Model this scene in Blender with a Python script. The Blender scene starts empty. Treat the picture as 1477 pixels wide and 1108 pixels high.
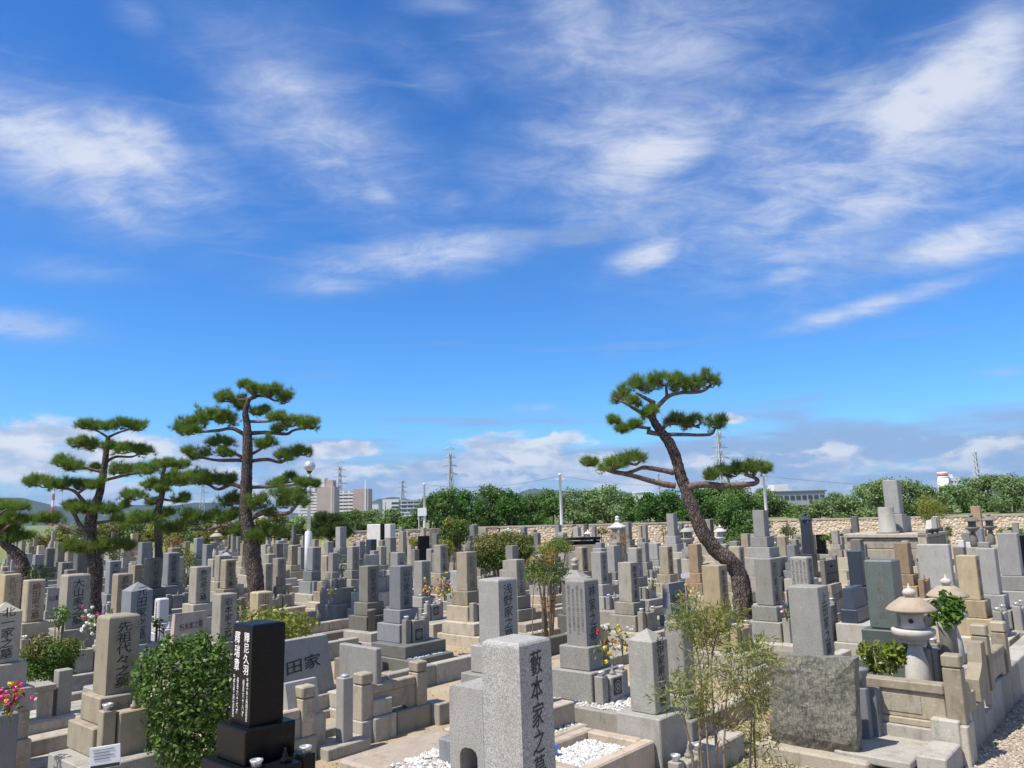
import bpy, bmesh, math, random
import numpy as np
from mathutils import Vector, Matrix, Euler
R = math.radians
random.seed(7); NR = np.random.default_rng(11)
sc = bpy.context.scene
COL = sc.collection
# ------------------------------------------------------------------ camera
PW, PH, F = 1477.0, 1108.0, 1109.0
PITCH, ROLL, EYE = R(9.4), R(1.6), 2.6
RC = Matrix.Rotation(R(90) + PITCH, 3, 'X') @ Matrix.Rotation(-ROLL, 3, 'Z')
RCI = RC.transposed()
cd = bpy.data.cameras.new('camera'); cam = bpy.data.objects.new('camera', cd); COL.objects.link(cam)
cam.matrix_world = Matrix.Translation((0, 0, EYE)) @ RC.to_4x4()
cd.sensor_width = 36; cd.lens = F / PW * 36; cd.clip_end = 30000; cd.clip_start = 0.1
sc.camera = cam
# ------------------------------------------------------------------ sun + exposure
SAZ, SEL = R(-120), R(60)                       # azimuth clockwise from +Y, elevation
sun_dir = Vector((math.sin(SAZ) * math.cos(SEL), math.cos(SAZ) * math.cos(SEL), math.sin(SEL)))
sl = bpy.data.lights.new('sun', 'SUN'); sl.energy = 5.0; sl.angle = R(0.5); sl.color = (1.0, 0.93, 0.82)
so = bpy.data.objects.new('sun', sl); COL.objects.link(so); so.rotation_euler = sun_dir.to_track_quat('Z', 'Y').to_euler()
so.location = (0, 0, 50)
sc.view_settings.view_transform = 'Standard'; sc.view_settings.look = 'None'
sc.view_settings.gamma = 1.0; sc.view_settings.exposure = 0.44; sc.view_settings.use_curve_mapping = False
sc.cycles.max_bounces = 6; sc.cycles.transparent_max_bounces = 8; sc.cycles.volume_bounces = 0
# ------------------------------------------------------------------ pixel helpers (photo pixel -> point in the place)
def pdir(px, py): return RC @ Vector(((px - PW / 2) / F, -(py - PH / 2) / F, -1.0))
def P(px, py, Y):
    d = pdir(px, py); return Vector((0, 0, EYE)) + d * (Y / d.y)
def G(px, py, z=0.0):
    d = pdir(px, py); return Vector((0, 0, EYE)) + d * ((z - EYE) / d.z)
def proj(p):
    c = RCI @ (Vector(p) - Vector((0, 0, EYE))); return (PW / 2 + F * c.x / -c.z, PH / 2 - F * c.y / -c.z)
def azel(px, py):
    d = pdir(px, py).normalized(); return math.atan2(d.x, d.y), math.asin(d.z)
# ------------------------------------------------------------------ world: sky texture with cloud sheets
def world():
    w = bpy.data.worlds.new('World'); sc.world = w; w.use_nodes = True
    nt = w.node_tree; N, L = nt.nodes, nt.links; N.clear()
    def nd(t, **k):
        n = N.new(t)
        for a, b in k.items(): setattr(n, a, b)
        return n
    def math_(op, a, b=None, c=None, clamp=False):
        n = nd('ShaderNodeMath', operation=op, use_clamp=clamp)
        for i, v in enumerate((a, b, c)):
            if v is None: continue
            if isinstance(v, (int, float)): n.inputs[i].default_value = v
            else: L.new(v, n.inputs[i])
        return n.outputs[0]
    out = nd('ShaderNodeOutputWorld'); bg = nd('ShaderNodeBackground'); bg.inputs[1].default_value = 0.073
    L.new(bg.outputs[0], out.inputs[0])
    sky = nd('ShaderNodeTexSky', sky_type='NISHITA', sun_disc=False)
    sky.sun_elevation = SEL; sky.sun_rotation = SAZ % (2 * math.pi); sky.air_density = 1.0; sky.dust_density = 0.35; sky.ozone_density = 3.0
    hs = nd('ShaderNodeHueSaturation'); hs.inputs['Saturation'].default_value = 1.15; hs.inputs['Value'].default_value = 1.09
    hs.inputs['Hue'].default_value = 0.497
    gm = nd('ShaderNodeGamma'); gm.inputs[1].default_value = 1.16; L.new(sky.outputs[0], gm.inputs[0]); L.new(gm.outputs[0], hs.inputs['Color'])
    tint = nd('ShaderNodeMix', data_type='RGBA', blend_type='MULTIPLY'); tint.inputs[0].default_value = 1.0; tint.inputs[7].default_value = (.53, .93, 1.30, 1); L.new(hs.outputs[0], tint.inputs[6])
    tc = nd('ShaderNodeTexCoord'); sx = nd('ShaderNodeSeparateXYZ'); L.new(tc.outputs['Generated'], sx.inputs[0])
    az = math_('ARCTAN2', sx.outputs[0], sx.outputs[1]); el = math_('ARCSINE', sx.outputs[2])
    cb = nd('ShaderNodeCombineXYZ'); L.new(az, cb.inputs[0]); L.new(el, cb.inputs[1])
    # warp
    def noise(scale, detail, rough, src, dist=0.0, sxyz=(1, 1, 1), rot=0.0, loc=(0, 0, 0)):
        m = nd('ShaderNodeMapping'); m.inputs['Scale'].default_value = sxyz; m.inputs['Rotation'].default_value = (0, 0, rot)
        m.inputs['Location'].default_value = loc
        L.new(src, m.inputs[0]); n = nd('ShaderNodeTexNoise'); n.inputs['Scale'].default_value = scale
        n.inputs['Detail'].default_value = detail; n.inputs['Roughness'].default_value = rough; n.inputs['Distortion'].default_value = dist
        L.new(m.outputs[0], n.inputs['Vector']); return n
    v = cb.outputs[0]
    # the cloud sheet overhead lies on a flat layer, so features shrink towards the horizon
    zc = math_('ADD', math_('MAXIMUM', sx.outputs[2], 0.0), 0.26)
    pl = nd('ShaderNodeCombineXYZ'); L.new(math_('DIVIDE', sx.outputs[0], zc), pl.inputs[0]); L.new(math_('DIVIDE', sx.outputs[1], zc), pl.inputs[1])
    n_big = noise(2.1, 5, 0.60, pl.outputs[0], 0.55, (1.0, 1.12, 1), R(24), (3.1, 1.7, 0)).outputs[0]
    n_fine = noise(9.5, 8, 0.70, pl.outputs[0], 0.5, (0.75, 1.5, 1), R(18), (0.3, 5.1, 0)).outputs[0]
    blobs = [  # photo x, y, half width, half height, tilt, weight
        (100, 215, 190, 75, 8, 1.0), (190, 215, 130, 70, 20, .95), (150, 285, 100, 40, 25, .85), (60, 165, 90, 40, 0, .6), (460, 175, 190, 60, 38, .66), (330, 125, 120, 40, 30, .5), (545, 280, 55, 40, 35, .72), (400, 300, 150, 36, 20, .42),
        (600, 370, 190, 42, -8, .92), (500, 405, 120, 24, -6, .7), (650, 285, 55, 30, 0, .52), (620, 110, 120, 60, 20, .4),
        (950, 215, 190, 62, -10, .98), (880, 300, 150, 45, -8, .6), (1100, 190, 220, 70, -14, .72), (1340, 140, 230, 85, -24, 1.08), (1240, 130, 110, 50, -20, .8), (1270, 290, 260, 60, -10, .95), (1400, 345, 190, 42, -6, 1.05), (1230, 330, 220, 70, -6, .75), (935, 368, 70, 28, -12, .95), (1140, 395, 90, 24, -8, .72), (1270, 438, 190, 20, -9, .82),
        (1220, 250, 480, 200, -8, .84), (900, 210, 270, 160, -8, .72), (130, 230, 260, 115, 10, .80), (470, 200, 250, 135, 30, .64), (950, 60, 320, 120, 0, .72), (850, 55, 110, 90, 30, .82), (970, 40, 150, 70, -30, .6), (1100, 100, 160, 90, -12, .52), (1430, 60, 90, 90, -20, .9), (40, 470, 120, 26, 0, .72), (120, 390, 150, 30, 0, .42), (200, 25, 50, 32, 0, .55), (640, 5, 90, 24, 0, .45), (1450, 535, 60, 10, 0, .6), (770, 588, 50, 9, 0, .55)]
    acc = None
    for (bx, by, bw, bh, tilt, wt) in blobs:
        a, e = azel(bx, by); a1, _ = azel(bx + bw, by); _, e1 = azel(bx, by - bh)
        m = nd('ShaderNodeMapping', vector_type='TEXTURE'); m.inputs['Location'].default_value = (a, e, 0)
        m.inputs['Rotation'].default_value = (0, 0, -R(tilt)); m.inputs['Scale'].default_value = (abs(a1 - a), abs(e1 - e), 1)
        L.new(v, m.inputs[0]); ln = nd('ShaderNodeVectorMath', operation='LENGTH'); L.new(m.outputs[0], ln.inputs[0])
        g = math_('MULTIPLY', math_('EXPONENT', math_('MULTIPLY', math_('POWER', ln.outputs['Value'], 2), -0.9)), wt)
        acc = g if acc is None else math_('MAXIMUM', acc, g)
    # beyond the frame the same broken cloud goes on
    wide = math_('MULTIPLY', math_('GREATER_THAN', math_('ABSOLUTE', az), 0.72), 0.6)
    hi = math_('MULTIPLY', math_('SMOOTH_MIN', math_('MAXIMUM', math_('MULTIPLY', math_('SUBTRACT', el, 0.62), 4.0), 0.0), 1.0, 0.1), 0.62)
    acc = math_('MAXIMUM', acc, math_('MAXIMUM', wide, hi))
    nz = math_('ADD', math_('MULTIPLY', n_big, 0.55), math_('MULTIPLY', n_fine, 0.45))
    d1 = math_('ADD', math_('MULTIPLY', math_('MULTIPLY', math_('SUBTRACT', nz, 0.50), 3.6), math_('ADD', acc, 0.12)), math_('SUBTRACT', math_('MULTIPLY', acc, 1.22), 0.26))
    mr = nd('ShaderNodeMapRange', interpolation_type='SMOOTHSTEP'); L.new(d1, mr.inputs[0]); mr.inputs[1].default_value = -0.20; mr.inputs[2].default_value = 1.34
    hi_cloud = math_('MULTIPLY', mr.outputs[0], 0.90)
    # low cloud over the horizon: long grey-lavender streaks, then white heaps in front of them
    n_low = noise(8.0, 6, 0.56, v, 0.4, (0.30, 2.6, 1), R(2), (1.7, 0.4, 0)).outputs[0]
    band = nd('ShaderNodeMapRange', interpolation_type='SMOOTHSTEP'); L.new(el, band.inputs[0]); band.inputs[1].default_value = 0.155; band.inputs[2].default_value = 0.045
    d2 = math_('ADD', math_('MULTIPLY', math_('SUBTRACT', n_low, 0.50), 4.6), math_('MULTIPLY', band.outputs[0], 1.3))
    mr2 = nd('ShaderNodeMapRange', interpolation_type='SMOOTHSTEP'); L.new(d2, mr2.inputs[0]); mr2.inputs[1].default_value = 0.35; mr2.inputs[2].default_value = 1.35
    streak = math_('MULTIPLY', mr2.outputs[0], 0.86)
    lb = [(80, 655, 200, 44, 1.0), (20, 640, 120, 40, .9), (240, 660, 110, 26, .75), (760, 640, 90, 20, 1.05), (720, 665, 110, 20, .85), (850, 672, 130, 22, .85), (490, 650, 70, 13, .95), (555, 680, 90, 15, .8), (630, 675, 40, 13, .9), (1000, 668, 70, 16, .8), (1060, 605, 22, 10, 1.0), (1210, 650, 70, 8, .75), (1290, 660, 30, 8, .7), (1462, 640, 34, 12, .95), (340, 690, 260, 18, .7), (690, 695, 240, 14, .75)]
    lacc = None
    for (bx, by, bw, bh, wt) in lb:
        a, e = azel(bx, by); a1, _ = azel(bx + bw, by); _, e1 = azel(bx, by - bh)
        m = nd('ShaderNodeMapping', vector_type='TEXTURE'); m.inputs['Location'].default_value = (a, e, 0); m.inputs['Scale'].default_value = (abs(a1 - a), abs(e1 - e), 1)
        L.new(v, m.inputs[0]); ln = nd('ShaderNodeVectorMath', operation='LENGTH'); L.new(m.outputs[0], ln.inputs[0])
        g = math_('MULTIPLY', math_('EXPONENT', math_('MULTIPLY', math_('POWER', ln.outputs['Value'], 2), -0.9)), wt)
        lacc = g if lacc is None else math_('MAXIMUM', lacc, g)
    band2 = nd('ShaderNodeMapRange', interpolation_type='SMOOTHSTEP'); L.new(el, band2.inputs[0]); band2.inputs[1].default_value = 0.10; band2.inputs[2].default_value = 0.045
    lacc = math_('MAXIMUM', lacc, math_('MAXIMUM', math_('MULTIPLY', band2.outputs[0], 0.52), math_('MULTIPLY', wide, band.outputs[0])))
    n_puff = noise(26.0, 6, 0.60, v, 0.3, (0.62, 1.35, 1), 0, (4.7, 2.4, 0)).outputs[0]
    d3 = math_('ADD', math_('MULTIPLY', math_('SUBTRACT', n_puff, 0.50), 3.4), math_('SUBTRACT', math_('MULTIPLY', lacc, 1.35), 0.42))
    mr3 = nd('ShaderNodeMapRange', interpolation_type='SMOOTHSTEP'); L.new(d3, mr3.inputs[0]); mr3.inputs[1].default_value = 0.0; mr3.inputs[2].default_value = 0.62
    gate = nd('ShaderNodeMapRange', interpolation_type='SMOOTHSTEP'); L.new(lacc, gate.inputs[0]); gate.inputs[1].default_value = 0.12; gate.inputs[2].default_value = 0.40
    puff = math_('MULTIPLY', math_('MULTIPLY', mr3.outputs[0], gate.outputs[0]), 0.95)
    n_sh = noise(26.0, 5, 0.58, v, 0.3, (0.55, 1.5, 1), 0, (4.7, 2.62, 0)).outputs[0]      # the same heaps a little higher up: their undersides
    shade = nd('ShaderNodeMapRange', interpolation_type='SMOOTHSTEP'); L.new(n_sh, shade.inputs[0]); shade.inputs[1].default_value = 0.36; shade.inputs[2].default_value = 0.60
    lowc = nd('ShaderNodeMix', data_type='RGBA'); lowc.inputs[6].default_value = (4.6, 5.6, 7.6, 1); lowc.inputs[7].default_value = (8.6, 8.8, 9.2, 1); L.new(shade.outputs[0], lowc.inputs[0])
    hic = nd('ShaderNodeMix', data_type='RGBA'); hic.inputs[6].default_value = (3.4, 4.7, 7.9, 1); hic.inputs[7].default_value = (7.8, 8.2, 9.3, 1)
    L.new(mr.outputs[0], hic.inputs[0])
    m1 = nd('ShaderNodeMix', data_type='RGBA'); L.new(hi_cloud, m1.inputs[0]); L.new(tint.outputs[2], m1.inputs[6]); L.new(hic.outputs[2], m1.inputs[7])
    m15 = nd('ShaderNodeMix', data_type='RGBA'); L.new(streak, m15.inputs[0]); L.new(m1.outputs[2], m15.inputs[6]); m15.inputs[7].default_value = (3.1, 4.2, 6.7, 1)
    m2 = nd('ShaderNodeMix', data_type='RGBA'); L.new(puff, m2.inputs[0]); L.new(m15.outputs[2], m2.inputs[6]); L.new(lowc.outputs[2], m2.inputs[7])
    L.new(m2.outputs[2], bg.inputs[0]); w.cycles.sampling_method = 'MANUAL'; w.cycles.sample_map_resolution = 256
world()
# ------------------------------------------------------------------ materials
MATS = {}
class MT:
    def __init__(s, name):
        s.m = bpy.data.materials.new(name); s.m.use_nodes = True; s.nt = s.m.node_tree; s.N = s.nt.nodes; s.L = s.nt.links
        s.b = s.N['Principled BSDF']; s.tc = s.N.new('ShaderNodeTexCoord')
    def noise(s, scale, detail=3, rough=.55, sxyz=(1, 1, 1), coord='Object', dist=0):
        mp = s.N.new('ShaderNodeMapping'); mp.inputs['Scale'].default_value = sxyz; s.L.new(s.tc.outputs[coord], mp.inputs[0])
        n = s.N.new('ShaderNodeTexNoise'); n.inputs['Scale'].default_value = scale; n.inputs['Detail'].default_value = detail
        n.inputs['Roughness'].default_value = rough; n.inputs['Distortion'].default_value = dist; s.L.new(mp.outputs[0], n.inputs['Vector']); return n.outputs[0]
    def ramp(s, f, lo, hi, a=0., b=1.):
        r = s.N.new('ShaderNodeMapRange'); s.L.new(f, r.inputs[0]); r.inputs[1].default_value = lo; r.inputs[2].default_value = hi
        r.inputs[3].default_value = a; r.inputs[4].default_value = b; return r.outputs[0]
    def mix(s, f, a, b, bt='MIX'):
        n = s.N.new('ShaderNodeMix'); n.data_type = 'RGBA'; n.blend_type = bt
        for i, v in ((0, f), (6, a), (7, b)):
            if isinstance(v, (int, float)): n.inputs[i].default_value = v
            elif isinstance(v, tuple): n.inputs[i].default_value = v if len(v) == 4 else (*v, 1)
            else: s.L.new(v, n.inputs[i])
        return n.outputs[2]
    def bump(s, f, strength, dist):
        b = s.N.new('ShaderNodeBump'); b.inputs['Strength'].default_value = strength; b.inputs['Distance'].default_value = dist
        s.L.new(f, b.inputs['Height']); s.L.new(b.outputs[0], s.b.inputs['Normal'])
    def col(s, c, rough=.8):
        if isinstance(c, tuple): s.b.inputs['Base Color'].default_value = (*c, 1)
        else: s.L.new(c, s.b.inputs['Base Color'])
        s.b.inputs['Roughness'].default_value = rough; return s.m
def sc3(c, k): return tuple(min(1, x * k) for x in c)
def granite(name, c, speck=.35, rough=.75, stain=.35, scale=170):
    t = MT(name); c = sc3(c, .95 if max(c) > .6 or name in ('kerb', 'concrete', 'pk') else .90); stain = min(.7, stain * 1.15)
    oi = t.N.new('ShaderNodeObjectInfo')
    s1 = t.ramp(t.noise(scale, 2, .6), .38, .64); s2 = t.ramp(t.noise(scale * .42, 2, .6), .55, .68)
    m = t.mix(s1, sc3(c, 1 - speck), sc3(c, 1 + speck)); m = t.mix(t.ramp(s2, 0, 1, 0, speck * 1.1), m, sc3(c, .35))
    mot = t.ramp(t.noise(4.5, 5, .6), .32, .7); m = t.mix(t.ramp(mot, 0, 1, 0, .45), m, sc3((c[0] * 1.05, c[1], c[2] * .88), .70))
    st = t.ramp(t.noise(7, 5, .65, (1.1, 1.1, .5)), .50, .70); m = t.mix(t.ramp(st, 0, 1, 0, stain), m, sc3((c[0], c[1] * .95, c[2] * .85), .42))
    li = t.ramp(t.noise(16, 4, .6), .60, .70); m = t.mix(t.ramp(li, 0, 1, 0, min(.35, stain * .6)), m, sc3((c[0] * 1.05, c[1] * 1.07, c[2]), 1.45))
    rv = t.ramp(oi.outputs['Random'], 0, 1, .74, 1.16)
    cb = t.N.new('ShaderNodeCombineColor'); [t.L.new(rv, cb.inputs[i]) for i in range(3)]
    m = t.mix(1.0, m, cb.outputs[0], 'MULTIPLY')
    t.bump(s1, .12, .004)
    MATS[name] = t.col(m, rough)
granite('g', (.325, .315, .285), .30); granite('tg', (.365, .34, .285), .2, stain=.5); granite('tan', (.40, .345, .255), .15, stain=.55)
granite('yt', (.45, .37, .23), .15, stain=.5); granite('lg', (.36, .35, .33), .42, stain=.15, scale=150); granite('bg', (.25, .265, .285), .25, stain=.25)
granite('dg', (.17, .17, .16), .25, .6); granite('nv', (.042, .055, .08), .2, .35, .1); granite('gn', (.115, .14, .13), .35, .45, .2)
granite('bk', (.008, .009, .012), .6, .22, .0); MATS['bk'].node_tree.nodes['Principled BSDF'].inputs['Specular IOR Level'].default_value = .22; granite('wh', (.70, .69, .68), .06, .6, .05); granite('ob', (.36, .26, .165), .2, stain=.5)
granite('pk', (.43, .355, .28), .12, stain=.55, scale=90); granite('kerb', (.43, .385, .31), .16, .9, .55, 90); granite('dkb', (.20, .19, .165), .2, .8, .3)
granite('lv', (.35, .345, .33), .22, stain=.3); granite('concrete', (.385, .365, .325), .14, .92, .45, 80)
def plain(name, c, rough=.6, metal=0., var=.15, scale=8):
    t = MT(name); f = t.ramp(t.noise(scale, 4), .3, .7); m = t.mix(f, sc3(c, 1 - var), sc3(c, 1 + var)); t.b.inputs['Metallic'].default_value = metal
    MATS[name] = t.col(m, rough)
plain('ink', (.025, .025, .027), .6); plain('ink_red', (.13, .05, .035), .6); plain('ink_white', (.8, .8, .8), .6); plain('ink_faint', (.16, .15, .13), .8)
plain('metal', (.62, .63, .65), .35, .6, .05); plain('white_paint', (.78, .79, .8), .5, 0, .05); plain('pole_paint', (.72, .74, .76), .4, 0, .05)
plain('dark_metal', (.06, .06, .065), .4, .5); plain('steel', (.46, .48, .51), .6, .1); plain('red_paint', (.55, .10, .06), .5); plain('blue_plastic', (.06, .18, .55), .4)
plain('apt', (.47, .36, .325), .8, 0, .06, .2); plain('apt_white', (.68, .66, .64), .8, 0, .05, .3); plain('apt_grey', (.34, .35, .37), .8, 0, .06, .2)
plain('glass_dark', (.05, .06, .075), .25, 0, .1); plain('roof_red', (.30, .12, .09), .8)
plain('petal_white', (.80, .78, .72), .6); plain('petal_pink', (.68, .06, .26), .6); plain('petal_yellow', (.75, .52, .05), .6); plain('petal_red', (.55, .02, .03), .6); plain('petal_purple', (.25, .06, .45), .6)
plain('stem_wood', (.20, .15, .10), .9, 0, .3, 20)
def leaf(name, c, c2, rough=.55, trans=.35, spec=.3):
    t = MT(name); ge = t.N.new('ShaderNodeNewGeometry'); oi = t.N.new('ShaderNodeObjectInfo')
    m = t.mix(ge.outputs['Random Per Island'], c, c2)
    m = t.mix(t.ramp(t.noise(1.1, 3), .35, .65, 0, .4), m, sc3(c2, .7))
    hs = t.N.new('ShaderNodeHueSaturation'); t.L.new(m, hs.inputs['Color']); t.L.new(t.ramp(oi.outputs['Random'], 0, 1, .85, 1.15), hs.inputs['Value'])
    m = hs.outputs[0]
    t.col(m, rough); t.b.inputs['Specular IOR Level'].default_value = spec
    tr = t.N.new('ShaderNodeBsdfTranslucent'); t.L.new(m, tr.inputs[0]); mx = t.N.new('ShaderNodeMixShader'); mx.inputs[0].default_value = trans
    t.L.new(t.b.outputs[0], mx.inputs[1]); t.L.new(tr.outputs[0], mx.inputs[2]); t.L.new(mx.outputs[0], t.N['Material Output'].inputs[0])
    MATS[name] = t.m
leaf('needle', (.085, .19, .028), (.21, .29, .05)); leaf('needle_far', (.06, .115, .03), (.12, .17, .04))
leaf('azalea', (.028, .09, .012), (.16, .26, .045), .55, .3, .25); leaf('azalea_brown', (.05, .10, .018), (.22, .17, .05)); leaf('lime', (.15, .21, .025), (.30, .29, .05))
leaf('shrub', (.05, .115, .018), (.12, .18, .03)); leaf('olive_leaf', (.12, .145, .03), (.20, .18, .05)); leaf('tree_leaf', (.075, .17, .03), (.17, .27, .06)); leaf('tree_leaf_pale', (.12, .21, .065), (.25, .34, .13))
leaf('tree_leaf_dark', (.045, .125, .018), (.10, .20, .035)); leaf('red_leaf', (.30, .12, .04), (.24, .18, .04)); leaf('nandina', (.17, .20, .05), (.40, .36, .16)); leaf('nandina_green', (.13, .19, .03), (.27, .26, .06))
leaf('grass_dry', (.45, .36, .15), (.30, .30, .10)); leaf('grass_green', (.09, .16, .03), (.20, .22, .06)); leaf('glossy', (.10, .18, .015), (.26, .30, .03), .3, .3, .5)
def bark():
    t = MT('bark'); v = t.N.new('ShaderNodeTexVoronoi'); v.feature = 'DISTANCE_TO_EDGE'
    mp = t.N.new('ShaderNodeMapping'); mp.inputs['Scale'].default_value = (1, 1, .55); t.L.new(t.tc.outputs['Object'], mp.inputs[0])
    n = t.noise(9, 3); ad = t.N.new('ShaderNodeVectorMath'); ad.operation = 'MULTIPLY_ADD'
    cmb = t.N.new('ShaderNodeCombineXYZ'); [t.L.new(n, cmb.inputs[i]) for i in range(3)]
    t.L.new(cmb.outputs[0], ad.inputs[0]); ad.inputs[1].default_value = (.1, .1, .1); t.L.new(mp.outputs[0], ad.inputs[2])
    v.inputs['Scale'].default_value = 21; t.L.new(ad.outputs[0], v.inputs['Vector'])
    e = t.ramp(v.outputs['Distance'], .0, .16); m = t.mix(e, (.014, .010, .009), (.15, .118, .10)); m = t.mix(t.ramp(t.noise(40, 3), .4, .65, 0, .55), m, (.10, .07, .06))
    t.bump(e, .9, .03); MATS['bark'] = t.col(m, .95)
bark()
def bark2():
    t = MT('branch_bark'); m = t.mix(t.ramp(t.noise(25, 4), .35, .65), (.075, .05, .04), (.21, .155, .13)); t.bump(t.noise(30, 3), .6, .015); MATS['branch_bark'] = t.col(m, .95)
bark2()
def soil():
    t = MT('soil'); a = t.ramp(t.noise(.55, 5, .6), .38, .62); m = t.mix(a, (.31, .225, .13), (.36, .295, .205))
    b = t.ramp(t.noise(3.2, 5, .65), .45, .68); m = t.mix(t.ramp(b, 0, 1, 0, .5), m, (.29, .225, .14)); c = t.ramp(t.noise(60, 3, .6), .4, .62)
    m = t.mix(t.ramp(c, 0, 1, 0, .4), m, (.42, .36, .27)); t.bump(t.noise(45, 4, .7), .6, .02); MATS['soil'] = t.col(m, .97)
    t2 = t; sp = t.N.new('ShaderNodeSeparateXYZ'); t.L.new(t.tc.outputs['Object'], sp.inputs[0]); far = t.ramp(sp.outputs[1], 48, 60); t.L.new(far, t.N.new('ShaderNodeMath').inputs[0])
    m = t.mix(far, m, (.13, .16, .06)); t.col(m, .97)
    t = MT('grass_ground'); m = t.mix(t.ramp(t.noise(.15, 5), .35, .65), (.12, .15, .05), (.22, .21, .09)); MATS['grass_ground'] = t.col(m, .97)
    t = MT('gravel_bed'); v = t.N.new('ShaderNodeTexVoronoi'); v.inputs['Scale'].default_value = 42; t.L.new(t.tc.outputs['Object'], v.inputs['Vector'])
    sep = t.N.new('ShaderNodeSeparateColor'); t.L.new(v.outputs['Color'], sep.inputs[0])
    m = t.mix(sep.outputs[0], (.28, .23, .17), (.46, .40, .32)); m = t.mix(t.ramp(v.outputs['Distance'], .3, .8, 0, .75), m, (.16, .13, .10)); t.bump(v.outputs['Distance'], -.9, .02); MATS['gravel_bed'] = t.col(m, .95)
    t = MT('gravel_white'); v = t.N.new('ShaderNodeTexVoronoi'); v.inputs['Scale'].default_value = 40; t.L.new(t.tc.outputs['Object'], v.inputs['Vector'])
    m = t.mix(t.ramp(v.outputs['Distance'], .3, .85, 0, .8), (.72, .71, .69), (.18, .17, .15)); t.bump(v.outputs['Distance'], -.9, .02); MATS['gravel_white'] = t.col(m, .9)
    t = MT('gravel_grey'); v = t.N.new('ShaderNodeTexVoronoi'); v.inputs['Scale'].default_value = 55; t.L.new(t.tc.outputs['Object'], v.inputs['Vector'])
    m = t.mix(t.ramp(v.outputs['Distance'], .3, .85, 0, .8), (.36, .38, .40), (.08, .08, .09)); t.bump(v.outputs['Distance'], -.9, .02); MATS['gravel_grey'] = t.col(m, .9)
    t = MT('pebble'); oi = t.N.new('ShaderNodeNewGeometry'); m = t.mix(oi.outputs['Random Per Island'], (.27, .22, .165), (.50, .44, .36)); MATS['pebble'] = t.col(m, .9)
    t = MT('pebble_white'); oi = t.N.new('ShaderNodeNewGeometry'); m = t.mix(oi.outputs['Random Per Island'], (.38, .37, .35), (.64, .63, .61)); MATS['pebble_white'] = t.col(m, .85)
    t = MT('pebble_grey'); oi = t.N.new('ShaderNodeNewGeometry'); m = t.mix(oi.outputs['Random Per Island'], (.22, .24, .25), (.48, .50, .52)); MATS['pebble_grey'] = t.col(m, .85)
    t = MT('wall_cobble'); oi = t.N.new('ShaderNodeNewGeometry'); m = t.mix(oi.outputs['Random Per Island'], (.48, .39, .27), (.70, .59, .43)); m = t.mix(t.ramp(t.noise(6, 4), .4, .65, 0, .35), m, (.30, .22, .15)); MATS['wall_cobble'] = t.col(m, .95)
    t = MT('wall_mortar'); m = t.mix(t.ramp(t.noise(2, 4), .4, .6), (.42, .34, .24), (.52, .44, .32)); MATS['wall_mortar'] = t.col(m, .95)
    t = MT('hill'); m = t.mix(t.ramp(t.noise(.008, 6, .65), .4, .6), (.014, .03, .018), (.03, .05, .026)); MATS['hill'] = t.col(m, .95)
    t = MT('rock'); a = t.ramp(t.noise(3, 8, .7, (1, 1, 1.6), dist=1.2), .35, .65); m = t.mix(a, (.055, .054, .045), (.17, .16, .13)); m = t.mix(t.ramp(t.noise(38, 4, .65, (1, 1.4, .6)), .42, .62, 0, .6), m, (.29, .275, .22)); m = t.mix(t.ramp(t.noise(9, 6, .7), .52, .66, 0, .75), m, (.05, .05, .05)); t.bump(t.noise(16, 8, .65, (1, .8, 1.5), dist=1), .6, .02); MATS['rock'] = t.col(m, .8)
    t = MT('lantern_stone'); m = t.mix(t.ramp(t.noise(5, 5, .6), .4, .65), (.48, .45, .40), (.37, .33, .28)); m = t.mix(t.ramp(t.noise(110, 2), .4, .6, 0, .3), m, (.66, .64, .60)); m = t.mix(t.ramp(t.noise(9, 5, .65, (1, 1, .4)), .55, .7, 0, .4), m, (.26, .23, .18)); t.bump(t.noise(120, 2), .15, .004); MATS['lantern_stone'] = t.col(m, .9)
    t = MT('lantern_roof'); m = t.mix(t.ramp(t.noise(5, 5, .6), .4, .65), (.36, .29, .22), (.28, .22, .16)); m = t.mix(t.ramp(t.noise(110, 2), .4, .6, 0, .25), m, (.44, .38, .31)); MATS['lantern_roof'] = t.col(m, .9)
soil()
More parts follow.
